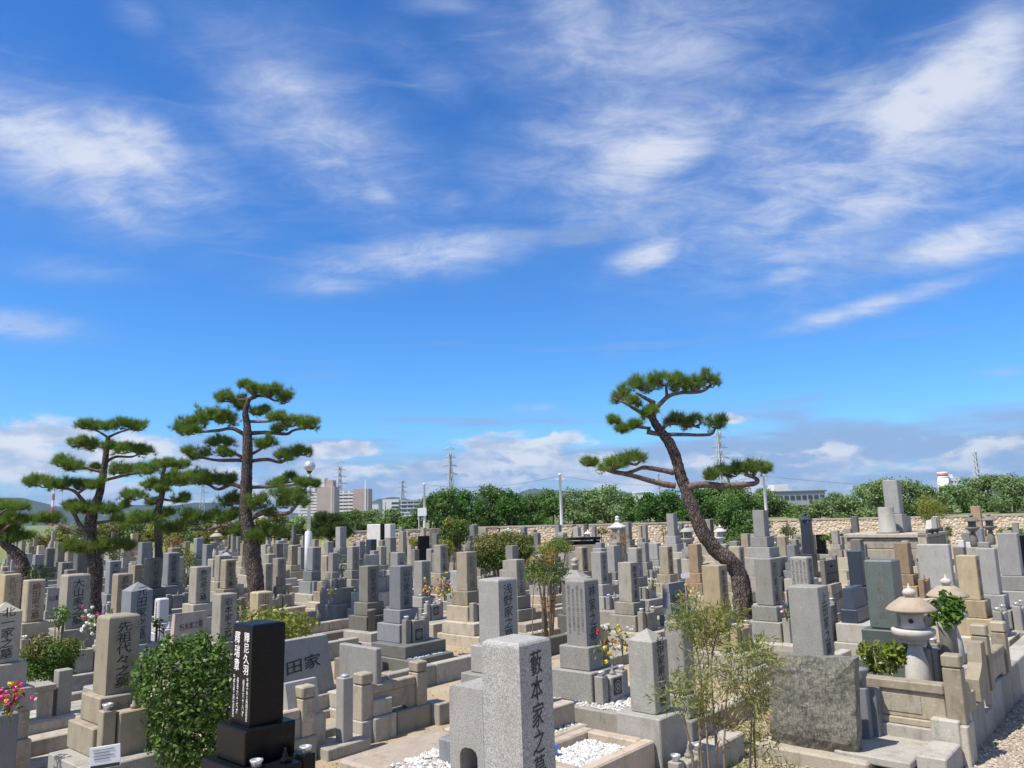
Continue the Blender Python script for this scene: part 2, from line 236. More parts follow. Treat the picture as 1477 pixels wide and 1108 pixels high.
# ------------------------------------------------------------------ mesh helpers
class MB:
    def __init__(s): s.v = []; s.f = []; s.sm = []
    def add(s, vs, fs, smooth=False):
        o = len(s.v); s.v += [tuple(p) for p in vs]; s.f += [tuple(i + o for i in f) for f in fs]; s.sm += [smooth] * len(fs)
    def box(s, c, d, ch=.012, top=None, M=None):
        """chamfered box; c = centre of its base, d = sizes; top = scale of the upper face"""
        hx, hy, h = d[0] / 2, d[1] / 2, d[2]; ch = min(ch, hx * .45, hy * .45, h * .45); vs = []; tp = top or (1, 1)
        idx = {}
        for ix in (-1, 1):
            for iy in (-1, 1):
                for iz in (0, 1):
                    kx, ky = (tp if iz else (1, 1))
                    X, Y, Z = ix * hx * kx, iy * hy * ky, h * iz; dz = -ch if iz else ch
                    for k, p in enumerate(((X, Y - iy * ch, Z + dz), (X - ix * ch, Y, Z + dz), (X - ix * ch, Y - iy * ch, Z))):
                        idx[ix, iy, iz, k] = len(vs); vs.append(p)
        q = lambda *a: tuple(idx[i] for i in a); fs = []
        for sx in (-1, 1):
            f = q((sx, -1, 0, 0), (sx, 1, 0, 0), (sx, 1, 1, 0), (sx, -1, 1, 0)); fs.append(f if sx > 0 else f[::-1])
            f = q((-1, sx, 0, 1), (1, sx, 0, 1), (1, sx, 1, 1), (-1, sx, 1, 1)); fs.append(f if sx < 0 else f[::-1])
            z = (sx + 1) // 2
            f = q((-1, -1, z, 2), (1, -1, z, 2), (1, 1, z, 2), (-1, 1, z, 2)); fs.append(f if sx > 0 else f[::-1])
        for ix in (-1, 1):
            for iy in (-1, 1):
                f = q((ix, iy, 0, 0), (ix, iy, 0, 1), (ix, iy, 1, 1), (ix, iy, 1, 0)); fs.append(f if ix * iy > 0 else f[::-1])
            for z in (0, 1):
                f = q((ix, -1, z, 0), (ix, 1, z, 0), (ix, 1, z, 2), (ix, -1, z, 2)); fs.append(f if (ix > 0) == (z == 1) else f[::-1])
        for iy in (-1, 1):
            for z in (0, 1):
                f = q((-1, iy, z, 1), (1, iy, z, 1), (1, iy, z, 2), (-1, iy, z, 2)); fs.append(f if (iy < 0) == (z == 1) else f[::-1])
        for ix in (-1, 1):
            for iy in (-1, 1):
                for z in (0, 1):
                    f = q((ix, iy, z, 0), (ix, iy, z, 1), (ix, iy, z, 2)); fs.append(f if (ix * iy > 0) == (z == 1) else f[::-1])
        c = Vector(c); vs = [(Vector(p) if M is None else M @ Vector(p)) + c for p in vs]
        s.add(vs, fs)
    def lathe(s, prof, seg=20, c=(0, 0, 0), smooth=True, phase=0., sq=None):
        n = len(prof); vs = []; fs = []
        for r, z in prof:
            for k in range(seg):
                a = phase + 2 * math.pi * k / seg; vs.append((c[0] + r * math.cos(a), c[1] + r * math.sin(a), c[2] + z))
        for i in range(n - 1):
            for k in range(seg):
                k2 = (k + 1) % seg; fs.append((i * seg + k, i * seg + k2, (i + 1) * seg + k2, (i + 1) * seg + k))
        fs.append(tuple(range(seg - 1, -1, -1))); fs.append(tuple((n - 1) * seg + k for k in range(seg)))
        s.add(vs, fs, smooth)
    def tube(s, pts, rad, seg=8, smooth=True, disp=0.0, sub=1, rng=None):
        pts = [Vector(p) for p in pts]
        if sub > 1:
            npts, nr = [], []
            for i in range(len(pts) - 1):
                p0 = pts[max(i - 1, 0)]; p1 = pts[i]; p2 = pts[i + 1]; p3 = pts[min(i + 2, len(pts) - 1)]
                for k in range(sub):
                    t = k / sub; npts.append(.5 * ((2 * p1) + (p2 - p0) * t + (2 * p0 - 5 * p1 + 4 * p2 - p3) * t * t + (3 * p1 - p0 - 3 * p2 + p3) * t ** 3)); nr.append(rad[i] * (1 - t) + rad[i + 1] * t)
            npts.append(pts[-1]); nr.append(rad[-1]); pts, rad = npts, nr
        n = len(pts); vs = []; fs = []; ref = Vector((.31, .95, .1)).normalized()
        for i, p in enumerate(pts):
            t = (pts[min(i + 1, n - 1)] - pts[max(i - 1, 0)]).normalized()
            a = ref - t * ref.dot(t)
            if a.length < .05: a = Vector((1, 0, 0)) - t * t.x
            a.normalize(); b = t.cross(a); ref = a
            for k in range(seg):
                an = 2 * math.pi * k / seg; rr = rad[i] * (1 + (disp * (random.random() - .5) * 2 if disp else 0)); vs.append(p + a * (rr * math.cos(an)) + b * (rr * math.sin(an)))
        for i in range(n - 1):
            for k in range(seg):
                k2 = (k + 1) % seg; fs.append((i * seg + k, i * seg + k2, (i + 1) * seg + k2, (i + 1) * seg + k))
        fs.append(tuple(range(seg - 1, -1, -1))); fs.append(tuple((n - 1) * seg + k for k in range(seg)))
        s.add(vs, fs, smooth)
    def prism(s, prof, axis, a, b, c=(0, 0, 0)):
        """2D outline (counter-clockwise) pushed along an axis from a to b"""
        n = len(prof); vs = []
        for t in (a, b):
            for p, q in prof: vs.append({'x': (t, p, q), 'y': (p, t, q), 'z': (p, q, t)}[axis])
        fs = [(i, (i + 1) % n, n + (i + 1) % n, n + i) for i in range(n)] + [tuple(range(n - 1, -1, -1)), tuple(range(n, 2 * n))]
        if axis == 'y': fs = [f[::-1] for f in fs]
        s.add([Vector(v) + Vector(c) for v in vs], fs)
    def build(s, name, mat, parent=None, loc=None, rotz=None):
        me = bpy.data.meshes.new(name); me.from_pydata(s.v, [], s.f); me.polygons.foreach_set('use_smooth', s.sm); me.materials.append(MATS[mat]); me.update()
        return link(name, me, parent, loc, rotz)
def link(name, me, parent=None, loc=None, rotz=None):
    o = bpy.data.objects.new(name, me); COL.objects.link(o)
    if parent is not None: o.parent = parent
    if loc is not None: o.location = loc
    if rotz is not None: o.rotation_euler = (0, 0, rotz)
    return o
def tag(o, label, cat, group=None, kind=None):
    if label: o['label'] = label
    if cat: o['category'] = cat
    if group: o['group'] = group
    if kind: o['kind'] = kind
    return o
def thing(name, label, cat, loc=(0, 0, 0), rotz=0., group=None):
    o = bpy.data.objects.new(name, None); o.empty_display_size = .1; COL.objects.link(o); o.location = loc; o.rotation_euler = (0, 0, rotz)
    return tag(o, label, cat, group)
def bx(name, mat, parent, c, d, ch=.012, top=None):
    m = MB(); m.box(c, d, ch, top); return m.build(name, mat, parent)
def tri_mesh(name, V, mat, parent=None, quads=False):
    """V: (n,3,3) or (n,4,3) loose faces"""
    n, k = V.shape[0], V.shape[1]; me = bpy.data.meshes.new(name)
    me.vertices.add(n * k); me.vertices.foreach_set('co', V.reshape(-1).astype(np.float32))
    me.loops.add(n * k); me.loops.foreach_set('vertex_index', np.arange(n * k, dtype=np.int32))
    me.polygons.add(n); me.polygons.foreach_set('loop_start', np.arange(0, n * k, k, dtype=np.int32)); me.polygons.foreach_set('loop_total', np.full(n, k, dtype=np.int32))
    me.update(calc_edges=True); me.materials.append(MATS[mat]); return link(name, me, parent)
def unit(a): return a / np.maximum(np.linalg.norm(a, axis=-1, keepdims=True), 1e-9)
def leaf_quads(C, Nn, L, W, rng):
    """diamond leaves at C with facing Nn, length L, width W"""
    n = len(C); r = unit(rng.normal(size=(n, 3))); t = unit(np.cross(Nn, r)); b = np.cross(Nn, t)
    L = np.asarray(L).reshape(-1, 1); W = np.asarray(W).reshape(-1, 1)
    return np.stack([C - t * L / 2, C + b * W / 2 - t * L * .05, C + t * L / 2, C - b * W / 2 - t * L * .05], axis=1)
def blob_leaves(blobs, dens, L, W, rng, shell=.45, up=.35):
    """leaves through ellipsoid clumps [(centre, (rx,ry,rz))]; dens = leaves per blob volume unit"""
    out = []
    for c, r in blobs:
        r = np.array(r); n = max(12, int(dens * (r[0] * r[1] + r[1] * r[2] + r[0] * r[2])))
        d = unit(rng.normal(size=(n, 3))); rad = 1 - shell * rng.random((n, 1)) ** 1.3
        lump = 1 + .16 * np.sin(d[:, :1] * 7 + c[0] * 3) * np.cos(d[:, 1:2] * 6 + c[1] * 5) + .1 * rng.normal(size=(n, 1))
        C = np.array(c) + d * r * rad * lump; Nn = unit(d * .7 + rng.normal(size=(n, 3)) * .75 + np.array([0, 0, up]))
        out.append(leaf_quads(C, Nn, L * (.6 + .8 * rng.random(n)), W * (.6 + .8 * rng.random(n)), rng))
    return np.concatenate(out)
# text (built-in font, its own CJK glyphs)
TXT = {}
def glyphs(s, vertical=True, weight=.005):
    key = (s, vertical)
    if key not in TXT:
        cu = bpy.data.curves.new('txt', 'FONT'); cu.body = '\n'.join(s) if vertical else s; cu.align_x = 'CENTER'; cu.align_y = 'CENTER'
        cu.resolution_u = 2; cu.space_line = .98; cu.offset = weight; o = bpy.data.objects.new('txt', cu); COL.objects.link(o)
        dg = bpy.context.evaluated_depsgraph_get(); me = bpy.data.meshes.new_from_object(o.evaluated_get(dg)); bpy.data.objects.remove(o)
        me.materials.clear(); co = np.empty(len(me.vertices) * 3); me.vertices.foreach_get('co', co); co = co.reshape(-1, 3)
        if len(co): mn, mx = co.min(0), co.max(0)
        else: mn = np.zeros(3); mx = np.ones(3)
        TXT[key] = (me, mn, mx)
    return TXT[key]
def inscribe(s, parent, pos, face, hgt, mat, vertical=True, width=None, name='inscription', shear=.10, tilt=0.):
    """fit the writing into hgt x width on a face of the parent ('front' = -Y, 'left' = -X, 'right' = +X)"""
    me0, mn, mx = glyphs(s, vertical); k = hgt / (mx[1] - mn[1]); kx = k if width is None else width / (mx[0] - mn[0])
    me = me0.copy(); n = len(me.vertices); co = np.empty(n * 3); me.vertices.foreach_get('co', co); co = co.reshape(-1, 3)
    ct = (mn + mx) / 2; co -= ct; co[:, 0] *= kx; co[:, 1] *= k
    rr = np.random.default_rng(len(s) * 7 + ord(s[0]))
    co[:, 1] += co[:, 0] * shear; co[:, 0] += .03 * hgt / max(1, len(s)) * np.sin(co[:, 1] / (hgt / max(1, len(s))) * 5.1)
    me.vertices.foreach_set('co', co.reshape(-1)); me.materials.append(MATS[mat]); me.update()
    o = link(name, me, parent, pos); o.rotation_euler = (R(90) - tilt, 0, {'front': 0, 'left': R(-90), 'right': R(90)}[face]); return o
# the grave rows run along U; every stone's front looks along Vd
ALPHA = R(41); U = Vector((math.sin(ALPHA), math.cos(ALPHA), 0)); Vd = Vector((math.cos(ALPHA), -math.sin(ALPHA), 0)); RZ = math.atan2(U.y, U.x)
def uvp(u, v, z=0): return U * u + Vd * v + Vector((0, 0, z))
def to_uv(p): return p.dot(U), p.dot(Vd)
# ================================================================== gravestones: outlines read off the photograph, solved to real size and place
# left, right, top, bottom of the main stone in the photo; stone; shape; writing; options
GR = '''
1 32 828 884 yt p 先祖代々墓
33 67 836 897 tan p 嶋田家之墓 ink=ink_red
87 131 828 906 tg r 大山家之墓
-18 33 868 956 tg y 北一家之墓 Y=8.6
67 88 849 880 lv s 丸之墓 h=1
84 106 811 852 g p 平川家之墓
107 129 794 846 dg p -
153 176 809 856 bg p 湊家之墓
162 192 827 884 tan r 原家之墓
177 222 839 928 bg y 元田家之墓
65 80 791 818 dg p -
47 64 800 822 bg p 山家之墓
53 65 787 806 pk p -
81 95 783 810 dg p 森家之墓
78 85 781 800 yt p -
74 81 766 780 g p -
96 107 790 815 tan p -
188 200 770 786 yt p -
8 19 785 806 g p -
22 27 780 800 lv p -
40 46 783 812 lg p -
10 15 801 822 tan p -
15 22 808 830 bg p -
0 14 817 850 tan p 坂家之墓
30 38 779 800 lg p -
18 25 772 786 tg p -
48 54 774 788 pk p -
101 107 772 786 lg p -
113 121 776 792 lv p -
160 167 768 782 dg p -
199 220 782 821 bg p -
208 235 805 848 dg p 石川家之墓
235 260 797 844 bg p 吉原家之墓
242 263 790 834 tan p -
273 305 817 870 tg p 魚谷家之墓
306 342 856 925 tg p 岩本家之墓
309 330 801 838 tg p -
318 341 807 849 tan p 船山家之墓
292 310 785 816 bg p 秋家之墓
279 294 776 798 bg p -
321 328 779 800 tan p -
328 333 772 792 dg p -
333 341 769 792 g p -
341 348 774 796 lv p -
265 275 781 800 tg p -
361 394 853 892 yt r 小川家之墓
377 394 813 856 tg p 岡田家之墓
376 386 786 814 tg p -
381 399 799 822 tg p -
222 244 863 898 wh p 名古家 left=1
245 302 883 926 pk s 朽木家之墓 h=1 ink=ink_red Y=9.9
393 413 805 845 tg p 橋本家之墓
415 430 787 815 tan p -
429 442 789 821 lg p -
442 463 789 823 bg p 平井家之墓
463 478 783 800 tan p -
463 484 801 838 tan p 菊池家之墓
484 500 760 790 lv p -
500 519 788 822 g p 山本家之墓
524 547 800 824 lg p -
518 547 816 868 dkb p 前田家先祖代々 stand=v
528 544 778 800 nv p -
555 572 775 807 g p -
563 585 797 822 lg p 小林
561 595 816 878 bg p 山分家之墓 crest=1 plinth=dg gravel=pebble_grey
596 621 809 860 lg p 三好家之墓 crest=1
392 399 773 790 tan p -
405 415 777 798 tan p -
405 417 784 812 tg p -
421 428 757 776 dg p -
423 433 771 792 lv p -
435 440 773 796 lg p -
450 460 778 798 tan p -
399 405 790 806 yt p -
503 513 774 796 yt p -
513 520 755 780 g p -
517 523 765 786 tan p -
522 530 770 790 yt p -
536 543 773 790 lv p -
548 555 767 788 lg p -
575 584 760 790 g p -
577 586 766 800 tg p -
587 599 774 815 tg p -
603 620 773 803 bk p -
625 646 786 826 tg p 竹家之墓
658 688 796 852 tan p 利見家之墓
683 700 786 820 tg p 谷家之墓
677 690 757 780 dg p -
672 678 763 784 tg p -
690 704 761 785 tg t -
729 748 787 808 g p -
730 757 807 859 tg p 久保家之墓 gravel=pebble_white
690 745 834 930 lg r 浅野家之墓 gravel=pebble_white
622 637 770 796 dg p -
585 592 766 786 pk p -
607 615 761 774 pk p -
637 645 767 786 tg p -
750 761 760 786 bg p -
764 774 764 788 tan p -
768 777 768 790 dg p -
800 810 757 776 bg p -
826 838 760 778 lv p -
841 849 756 776 dg p -
853 861 759 778 g p -
898 911 753 778 g p -
773 790 787 808 tg p -
829 848 789 824 tan p 墓家之墓
852 876 796 842 lg p 田中家之墓
873 893 787 824 lv p -
904 926 790 832 g p 高松家之墓
890 920 811 868 tg p 植木家之墓 gravel=pebble_white
815 863 835 930 lg r 林家之墓 side=1 crest=1 gravel=pebble_white
961 977 741 773 lv p -
978 986 755 778 dg p -
920 926 758 778 tan p -
925 934 757 778 lv p -
920 953 783 807 lv t - low=1
950 970 788 828 tan p 梅家之墓
992 1012 785 826 ob p -
1011 1048 815 884 yt p 本長家之墓
953 995 840 884 bg s 田家 h=1 ink=ink
1014 1029 749 780 tg p -
1050 1073 788 838 tan p 松本家之墓
1084 1107 736 774 lv p -
1087 1121 805 873 g p 中川家之墓 gravel=pebble_white
1138 1172 803 850 lg p 西家之墓 side=1
1125 1135 786 830 tan p -
1136 1149 786 832 tg p -
1142 1176 771 800 tg t - low=1
1226 1238 745 776 dg p -
1176 1191 771 792 bk t - low=1
1204 1222 770 792 bk s - low=1
1221 1247 794 846 nv p -
1246 1299 807 907 gn p 神野家代々墓 Y=10.3 left=1 ink=ink_faint gravel=pebble_white
1137 1196 845 952 g p 上田家之墓 Y=9.0 nost=1 gravel=pebble_white
1189 1218 842 882 pk s 三田 low=1 h=1
1214 1250 846 876 nv s - low=1
1288 1313 783 828 ob p -
1322 1372 785 850 lv t -
1378 1412 801 865 yt p 村家之墓
1405 1438 791 857 lv p -
1437 1470 769 830 lv p -
1466 1490 772 830 bk p -
1399 1415 730 764 ob p -
1381 1391 779 800 wh p -
1393 1403 782 804 wh p -
1300 1312 780 800 tg p - 
1240 1250 785 804 dg p -
904 961 906 1027 g y 紀伊家累代之墓 ub=1.75,.56
957 998 895 1000 g p - Y=8.6 nost=1
140 203 886 999 tan r 先祖代々之墓 stand=b base2=今北
697 797 920 1140 lg r 藪本家之墓 Y=4.9 custom=1
350 484 923 1010 lv s 西田家 h=1 Y=9.9 nost=1 flat=1
489 552 931 1004 lv t - Y=9.9 ab=.2,1.7 nost=1 flat=1
335 410 897 1043 bk r - lefttext=釋瑞章平成九年二月 stand=bk
'''
SHAPES = {'p': (1, 1, .30, .05, 1.72, .24), 'r': (1, 1, .31, .05, 1.72, .24), 'y': (1, 1, .31, .05, 1.72, .24), 's': (2.3, .55, .34, .1, 1.15, .3), 't': (.6, 1.7, .40, .15, 1.5, .4)}
def solve(xl, xr, yt, yb, a, b, Y):
    """size unit w and centre so that the stone fills its outline at depth Y"""
    w = .3; c = P((xl + xr) / 2, yt, Y)
    for _ in range(4):
        xs = [proj(c + U * (a * w / 2 * i) + Vd * (b * w / 2 * j))[0] for i in (-1, 1) for j in (-1, 1)]
        w *= (xr - xl) / (max(xs) - min(xs)); mid = (max(xs) + min(xs)) / 2; c = P((xl + xr) / 2 + (proj(c)[0] - mid), yt, Y)
    zb = P((xl + xr) / 2, yb, Y - .25 * w).z
    return w, c, zb
recs = []
for line in GR.strip().splitlines():
    t = line.split(); xl, xr, yt, yb = map(float, t[:4]); col, shp = t[4], t[5]; txt = t[6] if len(t) > 6 and t[6] != '-' else None
    opt = dict(k.split('=') for k in t[7:]) if len(t) > 7 else {}
    a, b, w0, sw, z0, sz = SHAPES[shp]
    if 'ab' in opt: a, b = map(float, opt['ab'].split(','))
    if 'low' in opt: z0 = 1.2
    cx = (xl + xr) / 2; ymax = 39 - (cx - 500) * .005 if cx > 545 else 46
    if 'Y' in opt: best = float(opt['Y'])
    else:
        best, bc = None, 1e9
        for Y in np.arange(4, ymax + .01, .2):
            w, c, zb = solve(xl, xr, yt, yb, a, b, Y)
            cost = ((w - w0) / sw) ** 2 + ((c.z - z0) / sz) ** 2 + (40 if zb < .25 and 'low' not in opt and shp != 's' else 0) + (10 if zb < .1 else 0)
            if cost < bc: best, bc = Y, cost
    recs.append(dict(xl=xl, xr=xr, yt=yt, yb=yb, col=col, shp=shp, txt=txt, opt=opt, a=a, b=b, Y=best, cx=cx))
recs.sort(key=lambda r: r['Y'])
N_MEASURED = len(recs)
placed = []     # footprints
def block_px(px, py, z, u0, u1, v0, v1):
    u, v = to_uv(G(px, py, z)); placed.append((u + u0, u + u1, v + v0, v + v1))
block_px(1175, 1076, .16, -.22, .22, -.58, .58); block_px(530, 1073, 0, -1.8, 1.22, -.42, .02); block_px(1383, 1039, .40, -.14, .14, -1.25, .2); block_px(1383, 1039, .40, -.1, 2.6, -.12, .2); block_px(1391, 1106, 0, -1.3, 6, -.3, .3); block_px(1391, 1106, 0, -.9, .2, -1.4, -.3)
block_px(1259, 1064, .15, -.26, .26, -.14, .14); block_px(30, 1040, .35, -.5, .6, -.22, .22); block_px(55, 1108, 0, -.9, .9, -.9, .2); block_px(842, 1078, .50, -.56, .56, -.41, .72); block_px(1327, 999, .33, -.25, .25, -.25, .25)
block_px(268, 1090, 0, -.3, .3, -.3, .3); block_px(1383, 965, .33, -.25, .25, -.25, .25)
for q in ((1072, 934, .3), (371, 905, .3), (136, 905, .3)): block_px(q[0], q[1], 0, -q[2], q[2], -q[2], q[2])
# footprints in row coordinates: u0,u1,v0,v1
def clash(f): return sum(max(0, min(f[1], g[1]) - max(f[0], g[0])) > .0 and max(0, min(f[3], g[3]) - max(f[2], g[2])) > .0 for g in placed)
def foot(c, w, a, b, k=1.0):
    u, v = to_uv(c); ku = (a * .5 + .32) * w * k; kv = (b * .5 + .32) * w * k; return (u - ku, u + ku, v - kv, v + kv)
for r in recs:
    lst = [1.0] + [1 + s * .012 * i for i in range(1, 14) for s in (1, -1)]
    if 'Y' in r['opt']: lst = [1.0]
    for t in lst:
        w, c, zb = solve(r['xl'], r['xr'], r['yt'], r['yb'], r['a'], r['b'], r['Y'] * t); f = foot(c, w, r['a'], r['b'])
        if not clash(f): break
    else: f = foot(c, w, r['a'], r['b'], .7)
    r.update(w=w, c=c, zb=max(zb, .12), Y=c.y, f=f); placed.append(f)
# the crowded far rows: slim stones in the gaps
frng = random.Random(91); added = 0
for _ in range(2600):
    if added >= 110: break
    Y = frng.uniform(19, 45); px = frng.uniform(-10, 1490)
    if px > 540 and Y > 37 - (px - 500) * .005: continue
    if 1225 < px < 1375 and Y > 22: continue
    w = frng.uniform(.19, .29); zt = frng.uniform(1.25, 1.75) if frng.random() < .8 else frng.uniform(.8, 1.2); c = P(px, 760, Y); c.z = zt; f = foot(c, w, 1, 1, 1.15)
    if clash(f): continue
    col = frng.choice(('g', 'g', 'tg', 'tg', 'lv', 'lv', 'dg', 'bg', 'lg', 'tan', 'dkb')); x0 = proj(c)[0]
    recs.append(dict(xl=x0 - 5, xr=x0 + 5, yt=proj(c)[1], yb=0, col=col, shp='p', txt=None, opt={}, a=1, b=1, Y=Y, cx=x0, w=w, c=c, zb=zt - w * frng.uniform(2.1, 2.7) if zt > 1.2 else zt * .45, f=f)); placed.append(f); added += 1
# ------------------------------------------------------------------ labels that say which stone
CNAME = {'g': 'grey', 'tg': 'warm grey', 'tan': 'tan', 'yt': 'yellowish tan', 'lg': 'pale speckled', 'bg': 'blue-grey', 'dg': 'dark grey', 'nv': 'navy black', 'gn': 'green stone', 'bk': 'polished black', 'wh': 'white', 'ob': 'orange-brown', 'pk': 'pinkish', 'dkb': 'dark weathered', 'lv': 'lavender grey'}
SEG = [(-99, 30, 'at the left edge'), (30, 137, 'left of the forked pine trunk'), (137, 226, 'right of the forked pine'), (226, 362, 'left of the tall pine trunk'), (362, 446, 'between tall pine and lamp post'),
       (446, 545, 'right of the lamp post'), (545, 622, 'near the black pillar'), (622, 760, 'around the round shrubs'), (760, 870, 'below the middle pole'), (870, 965, 'left of the leaning pine'), (965, 1075, 'around the leaning pine trunk'),
       (1075, 1200, 'below the right pole'), (1200, 1300, 'below the raised monument'), (1300, 1500, 'right of the raised monument')]
BAND = [(0, 8.8, 'front row'), (8.8, 14.5, 'near rows'), (14.5, 24, 'middle rows'), (24, 99, 'far rows')]
KIND = {'p': 'gravestone', 'r': 'round-edged gravestone', 'y': 'pyramid-topped gravestone', 's': 'low slab grave', 't': 'broad upright slab'}
ORD_W = 'eleventh twelfth thirteenth fourteenth fifteenth sixteenth seventeenth eighteenth nineteenth twentieth'.split()
ORD = ['leftmost', 'second from left', 'third from left', 'fourth from left', 'fifth from left', 'sixth from left', 'seventh from left', 'eighth from left', 'ninth from left', 'tenth from left'] + [o + ' from left' for o in ORD_W]
groups = {}
for r in recs:
    seg = next(s for a, b, s in SEG if a <= r['cx'] < b); band = next(s for a, b, s in BAND if a <= r['Y'] < b)
    r['key'] = (r['col'], KIND[r['shp']], band, seg); groups.setdefault(r['key'], []).append(r)
for k, l in groups.items():
    l.sort(key=lambda r: r['cx'])
    for i, r in enumerate(l):
        base = f"{CNAME[k[0]]} {k[1]} in the {k[2]} {k[3]}"; r['label'] = base if len(l) == 1 else f"{ORD[i]} {base}"
# ------------------------------------------------------------------ builders
def pillar_mesh(r, w, h):
    a, b = r['a'] * w, r['b'] * w; m = MB()
    if r['shp'] == 'y':
        k = .11 * w / .3; m.box((0, 0, 0), (a, b, h - k), .006); e = .5 - .006 / max(a, .01)
        m.add([(-a * e, -b * e, h - k - .001), (a * e, -b * e, h - k - .001), (a * e, b * e, h - k - .001), (-a * e, b * e, h - k - .001), (0, 0, h)], [(0, 1, 4), (1, 2, 4), (2, 3, 4), (3, 0, 4)])
    elif r['shp'] == 'r':
        bmx = bmesh.new(); bmesh.ops.create_cube(bmx, size=1.0); bmesh.ops.scale(bmx, vec=(a, b, h), verts=bmx.verts); bmesh.ops.translate(bmx, vec=(0, 0, h / 2), verts=bmx.verts)
        bmesh.ops.bevel(bmx, geom=[e for e in bmx.edges if all(v.co.z > h - .001 for v in e.verts)], offset=.035, segments=4, profile=.5, affect='EDGES')
        m.add([v.co[:] for v in bmx.verts], [[v.index for v in f.verts] for f in bmx.faces]); bmx.free()
    elif r['shp'] == 's':     # leaning face: back upright, front sloped, sides drawn in
        lean = .30 * b; hb = b / 2
        pts = [(-a / 2, -hb, 0), (a / 2, -hb, 0), (a / 2, hb, 0), (-a / 2, hb, 0), (-a * .44, -hb + lean, h), (a * .44, -hb + lean, h), (a * .44, hb, h * .985), (-a * .44, hb, h * .985)]
        m.add(pts, [(3, 2, 1, 0), (4, 5, 6, 7), (0, 1, 5, 4), (1, 2, 6, 5), (2, 3, 7, 6), (3, 0, 4, 7)])
    else:
        m.box((0, 0, 0), (a, b, h), random.choice((.008, .012, .018)))
    return m
def vase_post(parent, x, y, z, wd, h, mat, cup=True):
    p = bx('flower_vase_post', mat, parent, (x, y, z), (wd, wd, h), .008)
    if cup:
        m = MB(); m.lathe([(wd * .30, 0), (wd * .34, .03), (wd * .42, .045), (wd * .42, .055), (wd * .28, .056), (wd * .26, .03)], 10, (x, y, z + h)); m.build('vase_cup', 'metal', p)
    return p
def crest(parent, x, y, z, s):
    """round family crest on a dark field"""
    bx('crest_field', 'ink', parent, (x, y, z - s * .62), (s * 1.15, .004, s * 1.24), .001)
    m = MB()
    for r0, r1, n in ((.40, .47, 24),):
        ring = [(math.cos(2 * math.pi * i / n), math.sin(2 * math.pi * i / n)) for i in range(n)]
        m.add([(x + c * s * r, y - .004, z + d * s * r) for r in (r0, r1) for c, d in ring], [(i, (i + 1) % n, n + (i + 1) % n, n + i) for i in range(n)])
    for k in range(6):
        a = k * math.pi / 3; cx, cz = x + math.cos(a) * s * .2, z + math.sin(a) * s * .2; q = 10
        m.add([(cx + math.cos(2 * math.pi * i / q) * s * .10, y - .004, cz + math.sin(2 * math.pi * i / q) * s * .10) for i in range(q)], [tuple(range(q))])
    m.build('crest_mark', 'lv', parent)
def pebbles(name, mat, parent, u0, u1, v0, v1, z, n, s, rng, kind='stuff'):
    C = np.stack([rng.uniform(u0, u1, n), rng.uniform(v0, v1, n), np.full(n, z) + rng.random(n) * s * .5], 1)
    oct_ = np.array([[1, 0, 0], [0, 1, 0], [-1, 0, 0], [0, -1, 0], [0, 0, .7], [0, 0, -.7]]); fi = np.array([[0, 1, 4], [1, 2, 4], [2, 3, 4], [3, 0, 4], [1, 0, 5], [2, 1, 5], [3, 2, 5], [0, 3, 5]])
    a = rng.random(n) * 6.28; S = s * (.5 + rng.random((n, 1, 1))); V = oct_[None] * (.75 + .5 * rng.random((n, 6, 1))) * S
    ca, sa = np.cos(a)[:, None], np.sin(a)[:, None]; V = np.stack([V[..., 0] * ca - V[..., 1] * sa, V[..., 0] * sa + V[..., 1] * ca, V[..., 2]], -1) + C[:, None]
    me = bpy.data.meshes.new(name); me.from_pydata(V.reshape(-1, 3).tolist(), [], (fi[None] + 6 * np.arange(n)[:, None, None]).reshape(-1, 3).tolist()); me.materials.append(MATS[mat])
    o = link(name, me, parent); o['kind'] = kind; return o
PMAT = {'tan': 'kerb', 'yt': 'kerb', 'tg': 'kerb', 'pk': 'kerb', 'ob': 'kerb', 'g': 'concrete', 'lg': 'kerb', 'bg': 'concrete', 'lv': 'concrete'}
def clear_ext(r, e):
    """how far the plot may reach on each side before it meets another stone"""
    u, v = to_uv(r['c']); f = list(r['f']); want = [u - e[0], u + e[1], v - e[2], v + e[3]]
    for k in range(4):
        for s in range(8):
            t = want[k] + (f[k] - want[k]) * s / 8; g = list(f); g[k] = t
            if all(h is r['f'] or not (min(g[1], h[1]) > max(g[0], h[0]) and min(g[3], h[3]) > max(g[2], h[2])) for h in placed): f[k] = t; break
    return f
GRAVES = []; PLOTS = []
